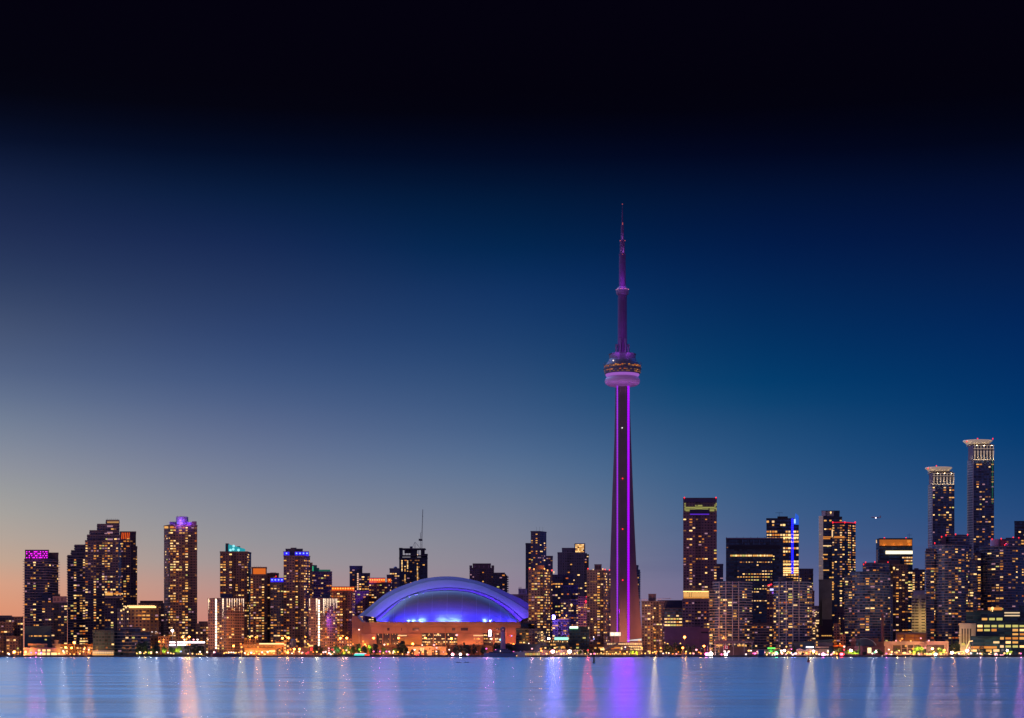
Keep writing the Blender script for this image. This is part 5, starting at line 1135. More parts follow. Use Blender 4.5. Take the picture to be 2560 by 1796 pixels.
for x0,x1 in ((1988,2012),(2012,2036)):
    q = [(x0,1626),((x0+x1)/2,1622),(x1,1626)]
    b.face([(PX(x,D_),D_-.5,PZ(y,D_)) for x,y in q]); b.face([(PX(q[0][0],D_),D_-.5,PZ(1626,D_)),(PX(q[1][0],D_),D_-.5,PZ(1622,D_)),(PX(q[1][0],D_),D_+8,PZ(1622,D_)),(PX(q[0][0],D_),D_+8,PZ(1626,D_))]); b.face([(PX(q[1][0],D_),D_-.5,PZ(1622,D_)),(PX(q[2][0],D_),D_-.5,PZ(1626,D_)),(PX(q[2][0],D_),D_+8,PZ(1626,D_)),(PX(q[1][0],D_),D_+8,PZ(1622,D_))])
b.build('roof', mat('shelter_roof',(.4,.38,.42),.6), r)
for k in range(8): band(r,'window',1990+k*5.6,1993.5+k*5.6,1629,1634,1930,WIN[rn.choice('ypda')],.2,.2)
r = bl('event_stage','the columned stage','open columned stage with hanging lamps below the left white-gridded condominium',1945,'flat',[(1785,1884,1603,1609,{'blank':1,'dep':12}),(1800,1875,1618,None,{'d':10,'blank':1})],over=dict(wall=(.2,.13,.17)))
b = MB()
for x in (1787,1809,1833,1860,1879): b.box(PX(x,1945),PX(x+1.6,1945),1945.3,1946.5,GZ,PZ(1609,1945))
b.build('column', mat('column_pale',(.5,.4,.45),.8), r)
for x in (1823,1837,1849,1858): beacon(r,x,1611,1946,1.1,WIN['p'])
for x0,x1 in ((1790,1796),(1799,1806),(1843,1852),(1854,1866)): band(r,'window',x0,x1,1612,1616,1952,WIN['y'],.2,.2)
lamp_light(r,(PX(1779,1940),1935,PZ(1606,1940)),(1,.2,.15),1500,1)
r = bl('shop','the green-signed shop','low shop with a bright green sign on the waterfront between the condominiums',1935,'flat',[(1870,1985,1624,None,{'blank':1,'dep':10})],over=dict(wall=(.12,.09,.10)))
band(r,'sign',1919,1938,1619.5,1622.5,1934,glow('green_sign',(.15,1,.12),1.8,True),.4,.4); band(r,'sign',1938,1950,1621,1623,1934,WIN['a'],.4,.4); band(r,'sign',1871,1877,1625,1628.5,1933,WIN['o'],.4,.4); band(r,'sign',1881,1892,1632.5,1635,1933,glow('pink_sign',(1,.1,.35),2),.4,.4)
for k in range(12): band(r,'window',1894+k*7,1898+k*7,1630,1635,1935,WIN[rn.choice('pydab')],.2,.2)
r = bl('marina_hall','the orange marina arcade','long marina arcade glowing orange below the orange-screen tower',1935,'flat',[(612,690,1622,None,{'blank':1,'dep':14}),(600,705,1613,1622,{'blank':1,'d':8})],over=dict(wall=(.3,.16,.10)))
for x0,x1 in ((613,620),(622,636),(638,652),(654,670),(672,688)): band(r,'window',x0,x1,1626,1630.5,1935,WIN['y' if x0%4 else 'b'],.3,.2); band(r,'window',x0+1,x1-3,1632,1636,1934,WIN['a'],.3,.2)
band(r,'lit_canopy',648,710,1608.5,1611.5,1940,glow('pale_amber_canopy',(1,.62,.28),1.8,True),.5,.5)
for k in range(9): band(r,'window',604+k*10,607+k*10,1616.5,1618.5,1943,WIN['a'],.3,.2)
for x,y,pw in ((618,1622,9000),(650,1620,9000),(683,1620,6000),(600,1628,6000)): lamp_light(r,(PX(x,1925),1922,PZ(y,1925)),(1,.36,.05),pw,1)
r = bl('silo','the dark drum silo','dark blue drum silo rising from the low roofs right of the orange marina arcade',1945,'flat',[(718,800,1619,None,{'blank':1,'dep':14})],over=dict(wall=(.10,.06,.09)))
b = MB(); b.lathe(PX(733,1950),1952,[(GZ,2.7),(PZ(1604,1950),2.7),(PZ(1603.9,1950),3.2),(PZ(1600,1950),2.9),(PZ(1597.5,1950),1.2),(PZ(1597.4,1950),0)],16); b.build('drum', mat('silo_blue',(.08,.09,.16),.6), r)
band(r,'sign',776.5,783,1620,1627,1943,glow('red_sign',(1,.02,.04),1.6,True),.4,.4); band(r,'sign',768,773,1629.5,1634,1943,glow('magenta_sign',(.9,.02,.15),1.0),.4,.4); band(r,'light_bar',760,773,1617.5,1619,1943,glow('olive_bar',(.6,.5,.1),.8),.4,.4)
for x0,x1,y in ((741,748,1604),(760,766,1606),(712,718,1632)): band(r,'window',x0,x1,y-1.6,y+1.6,1943,WIN['y'],.3,.2)
r = bl('arcade_wall','the lit arch wall','pinkish lit stone arcade beneath the elevated road in front of the stadium',1990,'flat',[(1018,1116,1618,None,{'blank':1,'dep':6})],over=dict(wall=(.42,.26,.20)))
b = MB()
for x in (1028,1046,1060,1080,1092): b.box(PX(x,1989),PX(x+7,1989),1989,1989.6,GZ,PZ(1625,1989))
b.build('opening', mat('opening_dark',(.04,.03,.04),.8), r)
for x,k in ((1022,'a'),(1051,'p'),(1056,'p'),(1072,'d'),(1099,'a'),(1087,'o')): band(r,'window',x,x+4,1620,1625 if k!='p' else 1628,1989,WIN[k],.3,.2)
for x,pw,c in ((1030,2600,(1,.35,.2)),(1050,3000,(1,.3,.2)),(1075,3500,(1,.5,.25)),(1100,3500,(1,.4,.2))): lamp_light(r,(PX(x,1978),1976,PZ(1627,1978)),c,pw,.6)
ct = thing('clock_tower','slim mauve harbour tower with a dark domed top in front of the stadium right end','tower',(PX(1257.5,1920),1920,GZ))
b = MB(); D_=1920; b.lathe(PX(1257.5,D_),D_,[(GZ,2.9),(PZ(1590,D_),2.4),(PZ(1580,D_),2.3)],10); b.build('shaft', mat('harbour_shaft',(.30,.22,.32),.8,noise=.15), ct)
b = MB(); b.lathe(PX(1257.5,D_),D_,[(PZ(1580,D_),2.7),(PZ(1572,D_),2.7),(PZ(1569,D_),2.0),(PZ(1567.5,D_),.9),(PZ(1567,D_),0)],12); b.build('dome', mat('dome_dark',(.10,.05,.10),.6), ct)
band(ct,'clock_face',1255.5,1259.5,1573,1576,1917.6,glow('rose_face',(.7,.25,.4),.8),.2,.2)

# low street-front buildings between the towers
for x0,x1,yt,D,nick,lab,kw in ((150,232,1612,1990,'the low orange-lit shops','low orange-lit brick shops between the small belfry house and the dark blue office block',{}),
    (396,424,1592,2000,'the orange corner shops','narrow orange-lit brick shops at the left foot of the violet-topped tower',{}),
    (556,640,1600,2010,'the long low workshop','long low brick workshop behind the left marina lamps',{}),
    (690,716,1606,1990,'the small corner lodge','small dark brick lodge at the right end of the orange marina arcade',{}),
    (800,880,1598,2010,'the long brick annex','long low brick annex between the second striped condominium and the stadium',{}),
    (1445,1512,1612,1985,'the low red-brick shops','low red-brick shops at the foot of the brown tower with red corner lamps',{}),
    (1655,1705,1622,1975,'the low boat shed','low boat shed with warm windows behind the marina masts',{}),
    (2084,2125,1622,1960,'the low orange kiosk row','low orange-lit kiosk row left of the dark boathouse',{})):
    bl('shop',nick,lab,D,'brown',[(x0,x1,yt,None,{'p':.45,'pal':'aayopb','dep':14})],over=dict(wall=(.55,.28,.17),floor=3.4,bay=2.8))
# ---------------------------------------------------------------- small things along the shore
def near_nick(px, D):
    best = None
    for x0, x1, d, nick, yt in LANES:
        dist = max(x0-px, px-x1, 0)
        key = (dist*6, abs(d-D))
        if best is None or key < best[0]: best = (key, nick)
    return best[1]
ORD = ['first','second','third','fourth','fifth','sixth','seventh','eighth','ninth','tenth','eleventh','twelfth','thirteenth','fourteenth']
def label_series(items, what, where='by'):
    """items: list of (px, D, obj, prefix); gives each one a label that says which one it is"""
    g = {}
    for it in items: g.setdefault((it[3], near_nick(it[0], it[1])), []).append(it)
    for (pre, nick), ls in g.items():
        ls.sort(key=lambda q: q[0])
        for i, it in enumerate(ls):
            if len(ls) == 1: it[2]['label'] = f'{pre} {where} {nick}'
            else: it[2]['label'] = f'{pre} {where} {nick}, {ORD[i] if i < 14 else str(i+1)+"th"} from the left'
COLS = {'o': ((1,.27,.03), (1,.33,.05), 'orange'), 'w': ((1,.72,.62), (1,.8,.75), 'white'), 'y': ((1,.5,.12), (1,.6,.2), 'yellow'), 'r': ((1,.03,.05), (1,.05,.05), 'red'),
        'p': ((1,.35,.4), (1,.4,.4), 'pink'), 'm': ((1,.15,.6), (1,.2,.6), 'magenta'), 'c': ((.35,.85,1), (.4,.85,1), 'pale cyan'), 'g': ((.1,1,.35), (.1,1,.4), 'green'), 'b': ((.3,.35,1), (.3,.3,1), 'blue-violet')}
LG = {c: glow(v[2].replace(' ','_')+'_lamp', v[0], 2.6 if c in 'owyp' else 2.0) for c, v in COLS.items()}
LGB = {c: glow(v[2].replace(' ','_')+'_bright_lamp', v[0], 24.0, True) for c, v in COLS.items()}
polem = mat('lamp_pole', (.12,.10,.11), .5, .5)
paleM = mat('pale_pole', (.55,.45,.45), .6)
lamps = []
def lamp(px, py, c='o', r=1.1, D=None, pw=0, big=False, pale=False, arm=0, lake=0):
    r *= .72; pw *= 6
    D = D or (1965 if py < 1618 else (1925 if py < 1630 else 1903))
    x, z = PX(px, D), PZ(py, D)
    tall = z-GZ > 8
    t = thing('street_lamp' if tall else 'lamp_post', '', 'lamp', (x, D, GZ), 'street and quay lamps along the waterfront')
    b = MB(); b.tube((x, D+.3, GZ), (x, D+.3, z-r*.5), .22 if tall else .14, r2=.12)
    if arm: b.tube((x, D+.3, z-r*.3), (x+arm, D, z), .1)
    b.build('pole', paleM if pale else polem, t)
    b = MB(); b.ball((x, D, z), r, n=10, m=6); hd = b.build('lamp_head', (LGB if big else LG)[c], t)
    if r > .75 or pw:
        b = MB(); b.lathe(x, D, [(z+r*.6, r*1.1), (z+r*.9, r*.5), (z+r*.95, 0)], 10); b.build('lamp_cap', polem, hd)
    if pw: lamp_light(t, (x, D-1.8-r, z-.5), COLS[c][1], pw, .5)
    if lake: lamp_light(t, (x, D-r-.2, z), COLS[c][1], lake*5, .45, target=(x*.9, D-60, z-3), angle=140, blend=.4)  # extra spot towards the lake, added for light streaks on the water
    lamps.append((px, D, t, ('tall ' if tall else 'low ')+COLS[c][2]+(' street lamp' if tall else ' lamp')))
    return t
for px,py,r,pw in ((185.4,1606.5,1.8,9000),(164,1619,1.5,6000),(179,1620,1.4,5000),(193,1620,1,0),(36,1630,1.8,7000),(64,1630,1.4,4500),(14,1617.6,1.2,3500),(212,1620,1.3,5000),(223,1620,1.2,0),(160,1633.6,1.1,2500),
    (398,1604,1.3,7000),(408.5,1605,1.3,0),(409,1599,1.1,0),(457,1593,1.4,7000),(473,1592.5,1.4,5000),(466,1600,1.0,0),(584,1615,1.5,7000),(602,1610,1.3,0),(610,1613,1.3,5000),(625,1593,1.3,5000),(639,1594,1.3,4000),(643,1592,1.2,0),
    (706,1596,1.5,6000),(716,1593,1.3,0),(721.5,1595,1.5,6000),(741,1599.5,1.1,0),(764,1593,1.2,2500),(771,1611,1.3,3500),(704,1615,1.2,0),(680,1602,1.2,0),(735.5,1623,1.5,4000),(749,1623,1.5,4000),(719.5,1631.6,1.4,3000),(726,1624,1.0,0),
    (851,1595.6,1.6,6000),(857,1590,1.2,0),(867,1595.6,1.5,6000),(845.6,1600,.9,0),(882.5,1610.7,1.0,0),(934,1595.6,1.4,6000),(907.6,1603.7,1.1,2500),(912.5,1611,1.3,4000),(916,1615,1.1,0),(996,1595.6,1.4,5000),(970,1610.7,1.3,2500),
    (1032,1610,1.5,7000),(1063,1595,1.4,3500),(1128.6,1596.7,1.5,3500),(1091,1610.7,1.1,0),(1068,1612,1.0,0),(1196,1597,1.2,0),(1284,1612,1.7,9000),(1711.5,1593,1.8,9000),(1707,1620,1.4,3500),(1760,1615.5,1.5,3500),(1652,1620,1.3,3500),(1605,1620,1.2,2500),(1598,1601,1.1,1500),
    (1747,1631,.9,0),(2054,1605.5,1.7,2500),(2084,1634,1.3,1500),(2100,1610,1.0,0),(2282,1622,1.2,1500),(2331,1622,1.6,3500),(2348,1622,1.6,3500),(2360,1627,2.0,5000)):
    lamp(px,py,'o' if px not in (2054,2331,2348) else 'y',r,pw=pw,big=r>=1.4)
for px,py,c,r in ((23,1636,'w',1.0),(61,1638,'y',.9),(210,1623,'p',1.2),(222,1625,'w',1.2),(461,1599.5,'w',1.3),(484,1599.5,'p',1.4),(494,1599.5,'w',1.5),(501,1621.5,'p',1.0),(520,1599.5,'w',.8),(536,1631,'p',1.6),(553,1596,'w',.8),(342,1634,'y',1.0),(351,1633,'y',1.2),(360,1634,'y',.9),(378,1633,'y',1.4),
    (420,1632,'w',1.1),(427,1633.5,'y',1.1),(434,1634.5,'y',1.1),(470,1635,'y',.9),(481,1634.5,'y',1.1),(492,1636,'y',.8),(497,1635.5,'y',1.0),(503,1636,'y',1.1),(566,1632,'y',1.0),(572,1631,'w',1.1),(578,1631,'w',1.1),(584,1631.5,'w',1.1),(590,1632,'y',1.0),(560,1634,'y',1.0),
    (604,1629,'y',1.4),(612,1633,'w',1.3),(620,1636,'y',1.4),(628,1632,'w',1.6),(635,1634,'y',1.2),(655,1631,'w',1.4),(669,1630,'w',1.4),(662,1636,'y',1.2),(730,1633.6,'w',1.1),(701.5,1629.5,'w',1.0),(748.5,1629.5,'w',1.0),
    (808.6,1631,'p',1.5),(814,1630,'w',1.4),(822,1621,'p',1.2),(822,1627,'p',1.1),(823,1633,'w',1.6),(827,1636,'w',1.2),(831,1624,'r',1.3),(835,1631,'w',.9),(846,1624,'c',1.2),(803,1636,'y',.9),
    (895,1629.5,'w',1.2),(902,1630,'y',.8),(877,1628,'y',1.4),(872,1631,'y',1.4),(973,1629,'w',1.2),(1036.6,1624.6,'w',1.4),(1020.6,1631,'w',1.2),(1091.5,1620,'p',1.3),(1091,1629,'w',.9),(1123,1624.6,'w',1.1),(1142.6,1629.5,'w',1.0),(1142,1588,'p',1.6),(961,1612,'w',1.2),(1055.5,1613,'w',1.1),(1085,1612.7,'p',1.5),
    (1131.4,1636.4,'p',2.0),(1151,1635.7,'w',1.7),(1167.7,1636.4,'w',1.4),(1171,1637,'m',1.1),(1191,1629.5,'p',1.2),(1250.6,1599.5,'c',1.6),(1227.6,1597.4,'w',1.4),(1276,1589.7,'r',1.1),(1279,1590,'b',1.1),(1372,1596.7,'w',1.7),
    (1301.5,1630,'b',1.0),(1353,1627,'y',1.6),(1477,1635.5,'p',1.3),(1486,1634,'m',1.1),(1468,1628,'y',.9),(1322,1609,'w',.9),(1484,1593,'w',.9),(1485,1598,'b',.9),(1563,1618,'w',1.1),(1562,1623,'b',1.0),
    (1613,1634,'y',1.0),(1624,1633,'y',1.3),(1632,1632,'y',1.0),(1640,1634,'o',1.2),(1658,1634,'w',1.1),(1666,1633,'y',.8),(1672,1633,'w',1.1),(1691,1635,'p',1.2),(1711,1640,'p',1.0),(1646,1642,'b',.7),(1632,1642.5,'w',.7),(1669,1610,'y',1.2),(1662,1607,'y',.8),(1701,1609,'y',.9),(1690,1608,'y',.7),
    (1741,1625,'p',1.6),(1766.5,1635.7,'m',2.2),(1777,1635.7,'w',3.0),(1777,1629,'w',1.3),(1814.6,1636.4,'w',2.2),(1812,1629,'w',1.6),(1822,1629,'w',1.6),(1819,1632.5,'b',1.0),(1865,1636,'w',1.3),(1877.5,1627,'w',1.2),(1872,1627,'y',1.6),(1887,1634,'m',1.6),(1893,1629,'p',1.1),
    (1910,1628.5,'y',1.4),(1917,1637,'y',1.2),(1925,1629,'y',1.2),(1931,1638,'w',1.2),(1937,1638,'w',1.2),(1941,1633,'g',1.9),(1944,1636,'y',1.0),(1953,1627,'w',1.6),(1961,1627,'w',1.7),(1955,1634,'p',1.5),(1969,1629,'y',1.1),(1976,1632,'y',1.6),(1981,1624.5,'m',1.7),(1982,1637,'w',1.6),(1990,1634,'w',1.5),(1966,1617,'y',1.2),
    (2001,1634,'y',1.2),(2016,1633,'y',1.4),(2023,1631,'r',1.3),(2034,1628,'w',1.7),(2033,1634,'y',1.3),(2041,1634,'y',1.6),(2048,1636,'w',1.3),(2058,1636.4,'m',2.3),(2064,1637,'w',1.3),(2069,1637,'w',1.3),(2070,1628,'w',1.3),(2078,1637,'p',1.5),(2085,1631,'o',1.2),(2104,1636,'r',2.4),(2109,1636,'r',1.4),(2110,1625,'r',1.4),(2110.5,1617,'w',1.4),(2127,1627,'w',2.1),
    (2192,1628,'w',1.9),(2187,1631,'g',1.4),(2222,1624,'w',1.3),(2228,1637,'w',1.5),(2229,1630,'y',1.3),(2184,1600,'w',.9),(2240,1602,'p',1.0),(2246,1628,'y',2.0),(2259,1633,'y',1.6),(2255,1597,'o',1.4),(2251,1602,'o',1.1),(2277,1603,'y',1.2),(2302,1596,'p',1.2),(2322,1602,'p',1.4),(2284,1636,'y',1.3),(2298,1636,'p',1.4),
    (2308,1621.5,'p',1.0),(2313,1620,'p',.9),(2339,1636,'c',1.8),(2352,1636,'y',1.5),(2380,1632,'w',2.0),(2388,1633,'y',1.3),(2397,1634,'w',1.3),(2418,1627,'p',2.3),(2386,1622,'y',.8),(2423,1620,'p',1.0),(2465,1627,'w',.9),(2473,1627,'w',.9),(2488,1638,'p',1.3),(2493,1638,'p',1.0),(2502,1638.5,'p',1.3),(2507,1638.5,'p',1.3),(2519,1627,'w',1.9),(2428,1640,'m',1.3)):
    lamp(px,py,c,r,big=r>=1.7,pw=1500 if r>=2 else 0,pale=(c=='w' and px in (895,973,1142.6,1191,701.5,748.5)))
rn = random.Random(123)
for x0,x1,n_,cs in ((4,60,5,'oy'),(120,232,13,'oyyo'),(556,690,15,'ooyy'),(700,835,11,'oyr'),(930,1125,16,'yoop'),(1345,1475,15,'yyo'),(1500,1606,10,'oyy'),(1620,1735,7,'oy'),(1895,1990,9,'ywp'),(2000,2112,9,'ywo'),(2215,2370,12,'yoy'),(2372,2425,7,'yy'),(2430,2556,7,'yw')):
    for k in range(n_):
        lamp(x0+(x1-x0)*(k+rn.uniform(.2,.8))/n_, rn.uniform(1629,1636), rn.choice(cs), rn.uniform(.7,1.25), D=rn.uniform(1898,1918), pw=rn.choice((250,450,800)))  # lamps added at random along the quay for a more continuous warm glow
for px,py,c,pw in ((20,1634,'w',26000),(78,1632,'m',26000),(90,1632,'m',22000),(103,1632,'m',22000),(158,1628,'w',24000),(222,1630,'o',14000),(350,1631,'w',26000),(364,1631,'y',26000),(378,1631,'w',24000),(392,1631,'w',20000),(452,1629,'b',24000),(467,1612,'o',52000),(474,1612,'o',42000),(500,1630,'w',22000),(518,1631,'w',22000),
    (604,1618,'y',18000),(645,1618,'o',16000),(699,1626,'o',16000),(720,1626,'o',16000),(756,1632,'p',10000),(792,1630,'y',22000),(858,1626,'o',22000),(866,1626,'p',18000),(934,1629,'m',26000),(950,1629,'m',24000),(966,1629,'m',22000),(984,1629,'p',16000),
    (1131,1634,'b',10000),(1216,1622,'m',20000),(1240,1625,'m',16000),(1262,1628,'m',18000),(1284,1630,'m',14000),(1330,1622,'p',14000),(1352,1622,'o',12000),(1398,1628,'o',14000),(1470,1626,'r',26000),(1637,1630,'y',9000),(1714,1634,'o',16000),(1734,1634,'p',12000),(1752,1634,'o',16000),(1768,1634,'p',16000),
    (1900,1634,'p',8000),(1956,1633,'y',30000),(1968,1633,'y',34000),(1978,1633,'b',26000),(1988,1633,'b',12000),(2026,1629,'y',42000),(2082,1634,'p',14000),(2092,1634,'o',12000),(2181,1634,'w',10000),(2216,1634,'m',12000),(2242,1632,'y',20000),(2262,1632,'y',16000),(2276,1632,'y',16000),(2334,1632,'o',20000),(2352,1632,'o',18000),(2384,1632,'o',22000),(2450,1634,'p',12000),(2490,1634,'p',10000),(2552,1634,'m',26000)):
    lamp(px,py,c,1.25,D=1904,lake=pw,pw=0)  # lamps added on the quay to lay coloured streaks on the water
lamp(897.5,1574.5,'w',1.2,D=1990,pale=True,arm=3); lamp(431,1577,'w',1.9,D=1950,big=True,pale=True,arm=-2,pw=2500)
lamp(1381.7,1629,'p',2.5,D=1920,big=True,pw=9000); lamp(1424,1629,'w',2.5,D=1920,big=True,pw=9000)
for k,px in enumerate((1790,1799,1825,1834,1851,1860,1874,1882.5,1903,1971,1988,2006,2045,2072,2081,2090,2099,2116,2131,2148,2170,2205,2295,2314,2355,2382,2391,2400,2409,2447,2466,2527,2546,2556)):
    D = 1891.5; x = PX(px,D)
    t = thing('bollard_light','','lamp',(x,D,GZ),'small white quay edge lights')
    b = MB(); b.lathe(x,D,[(GZ+.15,.3),(GZ+.6,.3)],8); b.build('post',polem,t); b = MB(); b.ball((x,D-.3,PZ(1640.4,D)),.5,n=8,m=5); b.build('lamp_head',LG['w'],t)
    lamps.append((px,D,t,'white quay edge light'))
label_series(lamps,'lamp')

# trees
def leafmat(name,c): return mat(name,c,.8,noise=.5,nscale=.6)
LEAF = {'dark': leafmat('dark_leaves',(.035,.05,.04)), 'green': leafmat('green_leaves',(.07,.13,.05)), 'lit': leafmat('bright_leaves',(.14,.20,.05))}  # lit copy is brighter: lamplight on the foliage put into its colour
bark = mat('bark',(.08,.055,.045),.9,noise=.3,nscale=2)
trees = []
def crown_mesh(kind, seed, w, h, cone=False):
    q = random.Random(seed); b = MB(); nb = 9; bl_ = []
    for k in range(nb):
        a = q.uniform(0,2*pi); rr = q.uniform(.15,.62); zz = q.uniform(-.6,.65)
        s = (1-zz)*.5 if cone else 1
        bl_.append((rr*cos(a)*w*s, rr*sin(a)*w*s, zz*h, q.uniform(.32,.52)*(s if cone else 1)))
    for k in range(1100):
        c = q.choice(bl_); th = q.uniform(0,2*pi); ph = math.acos(q.uniform(-1,1)); r = c[3]*q.uniform(.72,1.08)
        x, y, z = c[0]+r*w*sin(ph)*cos(th), c[1]+r*w*sin(ph)*sin(th), c[2]+r*h*cos(ph)
        s = q.uniform(.25,.6); a = q.uniform(0,2*pi); t = q.uniform(-.9,.9); u = (cos(a),sin(a),t*.4); v = (-sin(a)*t,cos(a)*t,1)
        b.face([(x-u[0]*s-v[0]*s*.5,y-u[1]*s-v[1]*s*.5,z-u[2]*s-v[2]*s*.5),(x+u[0]*s,y+u[1]*s,z+u[2]*s),(x+v[0]*s,y+v[1]*s,z+v[2]*s)])
    o = b.build('crown', LEAF[kind]); me = o.data; bpy.data.objects.remove(o); return me
CR = {}
def tree(px, ytop, wpx, kind='green', D=1912, base=None, cone=False, light=None):
    z1 = PZ(ytop, D); w = wpx*D/F/2; h = (z1-GZ)*.42
    t = thing('tree','','tree',(PX(px,D),D,GZ),'trees along the shore')
    kk = (kind, int(px)%3, cone)
    if kk not in CR: CR[kk] = crown_mesh(kind, hash_(str(kk)), 4.0, 4.0, cone)
    c = bpy.data.objects.new('crown', CR[kk]); COL.objects.link(c); c.parent = t
    c.scale = (w/4.0*1.05, w/4.0*1.05, h/4.0*1.05); c.location = (0,0,(z1-GZ)-h*1.02); c.rotation_euler = (0,0,px)
    b = MB(); x = PX(px,D); b.tube((x,D,GZ),(x,D,z1-h*1.1),.35,8,r2=.2)
    for k in range(4):
        a = k*1.6+px; b.tube((x,D,z1-h*1.5),(x+w*.5*cos(a),D+w*.5*sin(a),z1-h*.7),.15,5,r2=.06)
    b.build('trunk', bark, t)
    if light: lamp_light(t,(x+light[2]*w, D-w-1.2, GZ+light[3]*(z1-GZ)), light[0], light[1]*3, .3)
    trees.append((px,D,t,('tall ' if z1-GZ>12 else 'small ' if z1-GZ<7 else '')+{'dark':'dark','green':'green','lit':'yellow-green lit'}[kind]+(' narrow' if cone else ' round')+' tree'))
YG = (.9,1,.15); YG2 = (1,.85,.1)
for a in ((345,1606,20,'dark'),(362,1604,26,'dark'),(391,1609,24,'dark'),(411,1616,16,'lit',1912,None,False,(YG,1500,.2,.3)),(428,1619,20,'green'),(447,1614,20,'lit',1912,None,False,(YG,1600,0,.4)),(470,1612,22,'dark'),(488,1611,24,'dark'),(504,1614,22,'dark'),
          (348,1627,9,'lit',1905,None,True,(YG,900,0,.2)),(373,1623,8,'lit',1905,None,True,(YG,900,0,.2)),(696,1622,14,'dark'),(789,1612,18,'dark'),(802,1614,14,'dark'),(842,1616,20,'green',1912,None,False,((.2,1,.6),700,.1,.5)),(830,1629,14,'green'),(868,1613,22,'lit',1912,None,False,(YG2,1500,.1,.3)),(884,1617,16,'green'),(898,1611,20,'green',1918,None,False,(YG,900,.4,.5)),(912,1616,16,'green'),(926,1611,16,'lit',1918,None,False,(YG,900,0,.8)),
          (939,1610,24,'dark'),(860,1628,18,'lit',1905,None,False,(YG2,1200,0,.3)),(986,1619,20,'lit',1908,None,False,(YG2,2600,-.1,.5)),(1005,1603,26,'dark'),(997,1612,16,'dark'),(1015,1615,14,'dark'),(958,1620,14,'green'),
          (1139,1614,18,'dark'),(1152,1609,16,'dark',1912,None,True),(1160,1603,14,'dark',1912,None,True),(1170,1613,22,'dark'),(1150,1618,26,'dark'),(1186,1611,14,'dark'),(1208,1617,20,'dark'),(1240,1609,22,'dark',1930),(1250,1613,16,'dark',1930),(1272,1609,18,'dark',1922),(1284,1613,16,'dark',1922),(1030,1625,12,'dark'),(1212,1622,10,'green',1908),
          (1375,1614,12,'dark',1932),(1398,1617,16,'dark',1936),(1463,1622,14,'dark'),(1474,1619,14,'dark'),(1449,1626,14,'green'),(1580,1624,16,'lit',1908,None,False,(YG2,1800,0,.4)),(1592,1628,10,'lit',1908,None,False,(YG2,900,0,.4)),
          (1668,1611,22,'dark',1950),(1684,1608,26,'dark',1950),(1700,1612,24,'dark',1950),(1675,1617,22,'dark',1945),(1720,1612,22,'dark',1950),(1738,1614,20,'dark',1950),(1752,1617,18,'dark'),
          (1926,1623,18,'green',1912,None,False,((.2,1,.2),900,0,.6)),(1912,1628,12,'green'),(1946,1622,14,'dark'),(1984,1613,14,'dark'),(1968,1628,14,'green',1908),(2030,1630,10,'dark',1906),(2006,1632,12,'dark',1906),
          (2090,1624,16,'green',1918,None,False,((1,.5,.1),900,0,.7)),(2099,1622,14,'green',1918),(2121,1626,20,'lit',1912,None,False,(YG,2600,.2,.5)),(2134,1627,14,'lit',1912,None,False,(YG,1600,0,.5)),(2146,1626,14,'green'),(2198,1624,16,'green'),(2160,1630,14,'dark'),(2204,1628,12,'dark'),(2186,1632,9,'green',1906),
          (2243,1619,18,'lit',1914,None,False,((1,.6,.15),2600,0,.5)),(2284,1622,12,'lit',1910,None,False,(YG2,1500,0,.5)),(2291,1616,12,'lit',1912,None,False,(YG,1200,0,.7)),(2301,1615,14,'lit',1912,None,False,(YG,1400,.2,.7)),(2310,1624,14,'dark',1908),(2297,1626,14,'dark',1908),(2331,1625,14,'lit',1908,None,False,(YG2,1200,0,.3)),(2351,1617,18,'lit',1914,None,False,(YG2,1800,0,.6)),(2358,1625,14,'lit',1908,None,False,(YG2,1500,0,.6)),(2322,1631,10,'lit',1906,None,False,((1,.6,.4),600,0,.5)),
          (2380,1597,12,'dark',1925,None,True),(2390,1603,14,'dark',1925),(2396,1610,12,'dark',1925),(2455,1617,22,'dark',1912),(2524,1624,18,'lit',1908,None,False,(YG,1500,-.2,.6)),(2148,1598,8,'dark',1930,None,True)):
    tree(*a)
label_series(trees,'tree')
b = MB()
for x0,x1 in ((336,520),(836,960)):
    b.box(PX(x0,1900),PX(x1,1900),1896,1903,GZ-.2,GZ+.9)
struct(b.build('grass_bank', mat('lawn',(.05,.09,.02),.9,noise=.5,nscale=.3)))
for px,pw,c in ((345,900,YG),(378,1100,YG),(452,700,(.2,1,.1)),(858,1800,YG),(875,1500,YG),(945,1200,YG)):
    pass

# boats
hullm = mat('hull_navy',(.03,.05,.12),.35); hullw = mat('hull_white',(.35,.36,.42),.4); hullr = mat('hull_maroon',(.14,.04,.05),.5); cabm = mat('cabin_grey',(.2,.2,.26),.5)
def hull(b, x0, x1, D, zt, flip=1, mi=0, wid=5):
    L = x1-x0; s = [(0,.75),(.15,1),(.6,1),(.85,.6),(1,.05)]
    q = []
    for t, w in s: q.append((x0+L*(t if flip > 0 else 1-t), w*wid/2, zt+(.5 if t > .8 else 0)))
    for (xa,wa,za),(xb,wb,zb_) in zip(q,q[1:]):
        for sg in (-1,1):
            b.face([(xa,D+sg*wa*.7,-.1),(xb,D+sg*wb*.7,-.1),(xb,D+sg*wb,zb_),(xa,D+sg*wa,za)],mi)
        b.face([(xa,D-wa,za),(xb,D-wb,zb_),(xb,D+wb,zb_),(xa,D+wa,za)],mi)
    b.face([(q[0][0],D-q[0][1]*.7,-.1),(q[0][0],D+q[0][1]*.7,-.1),(q[0][0],D+q[0][1],q[0][2]),(q[0][0],D-q[0][1],q[0][2])],mi)
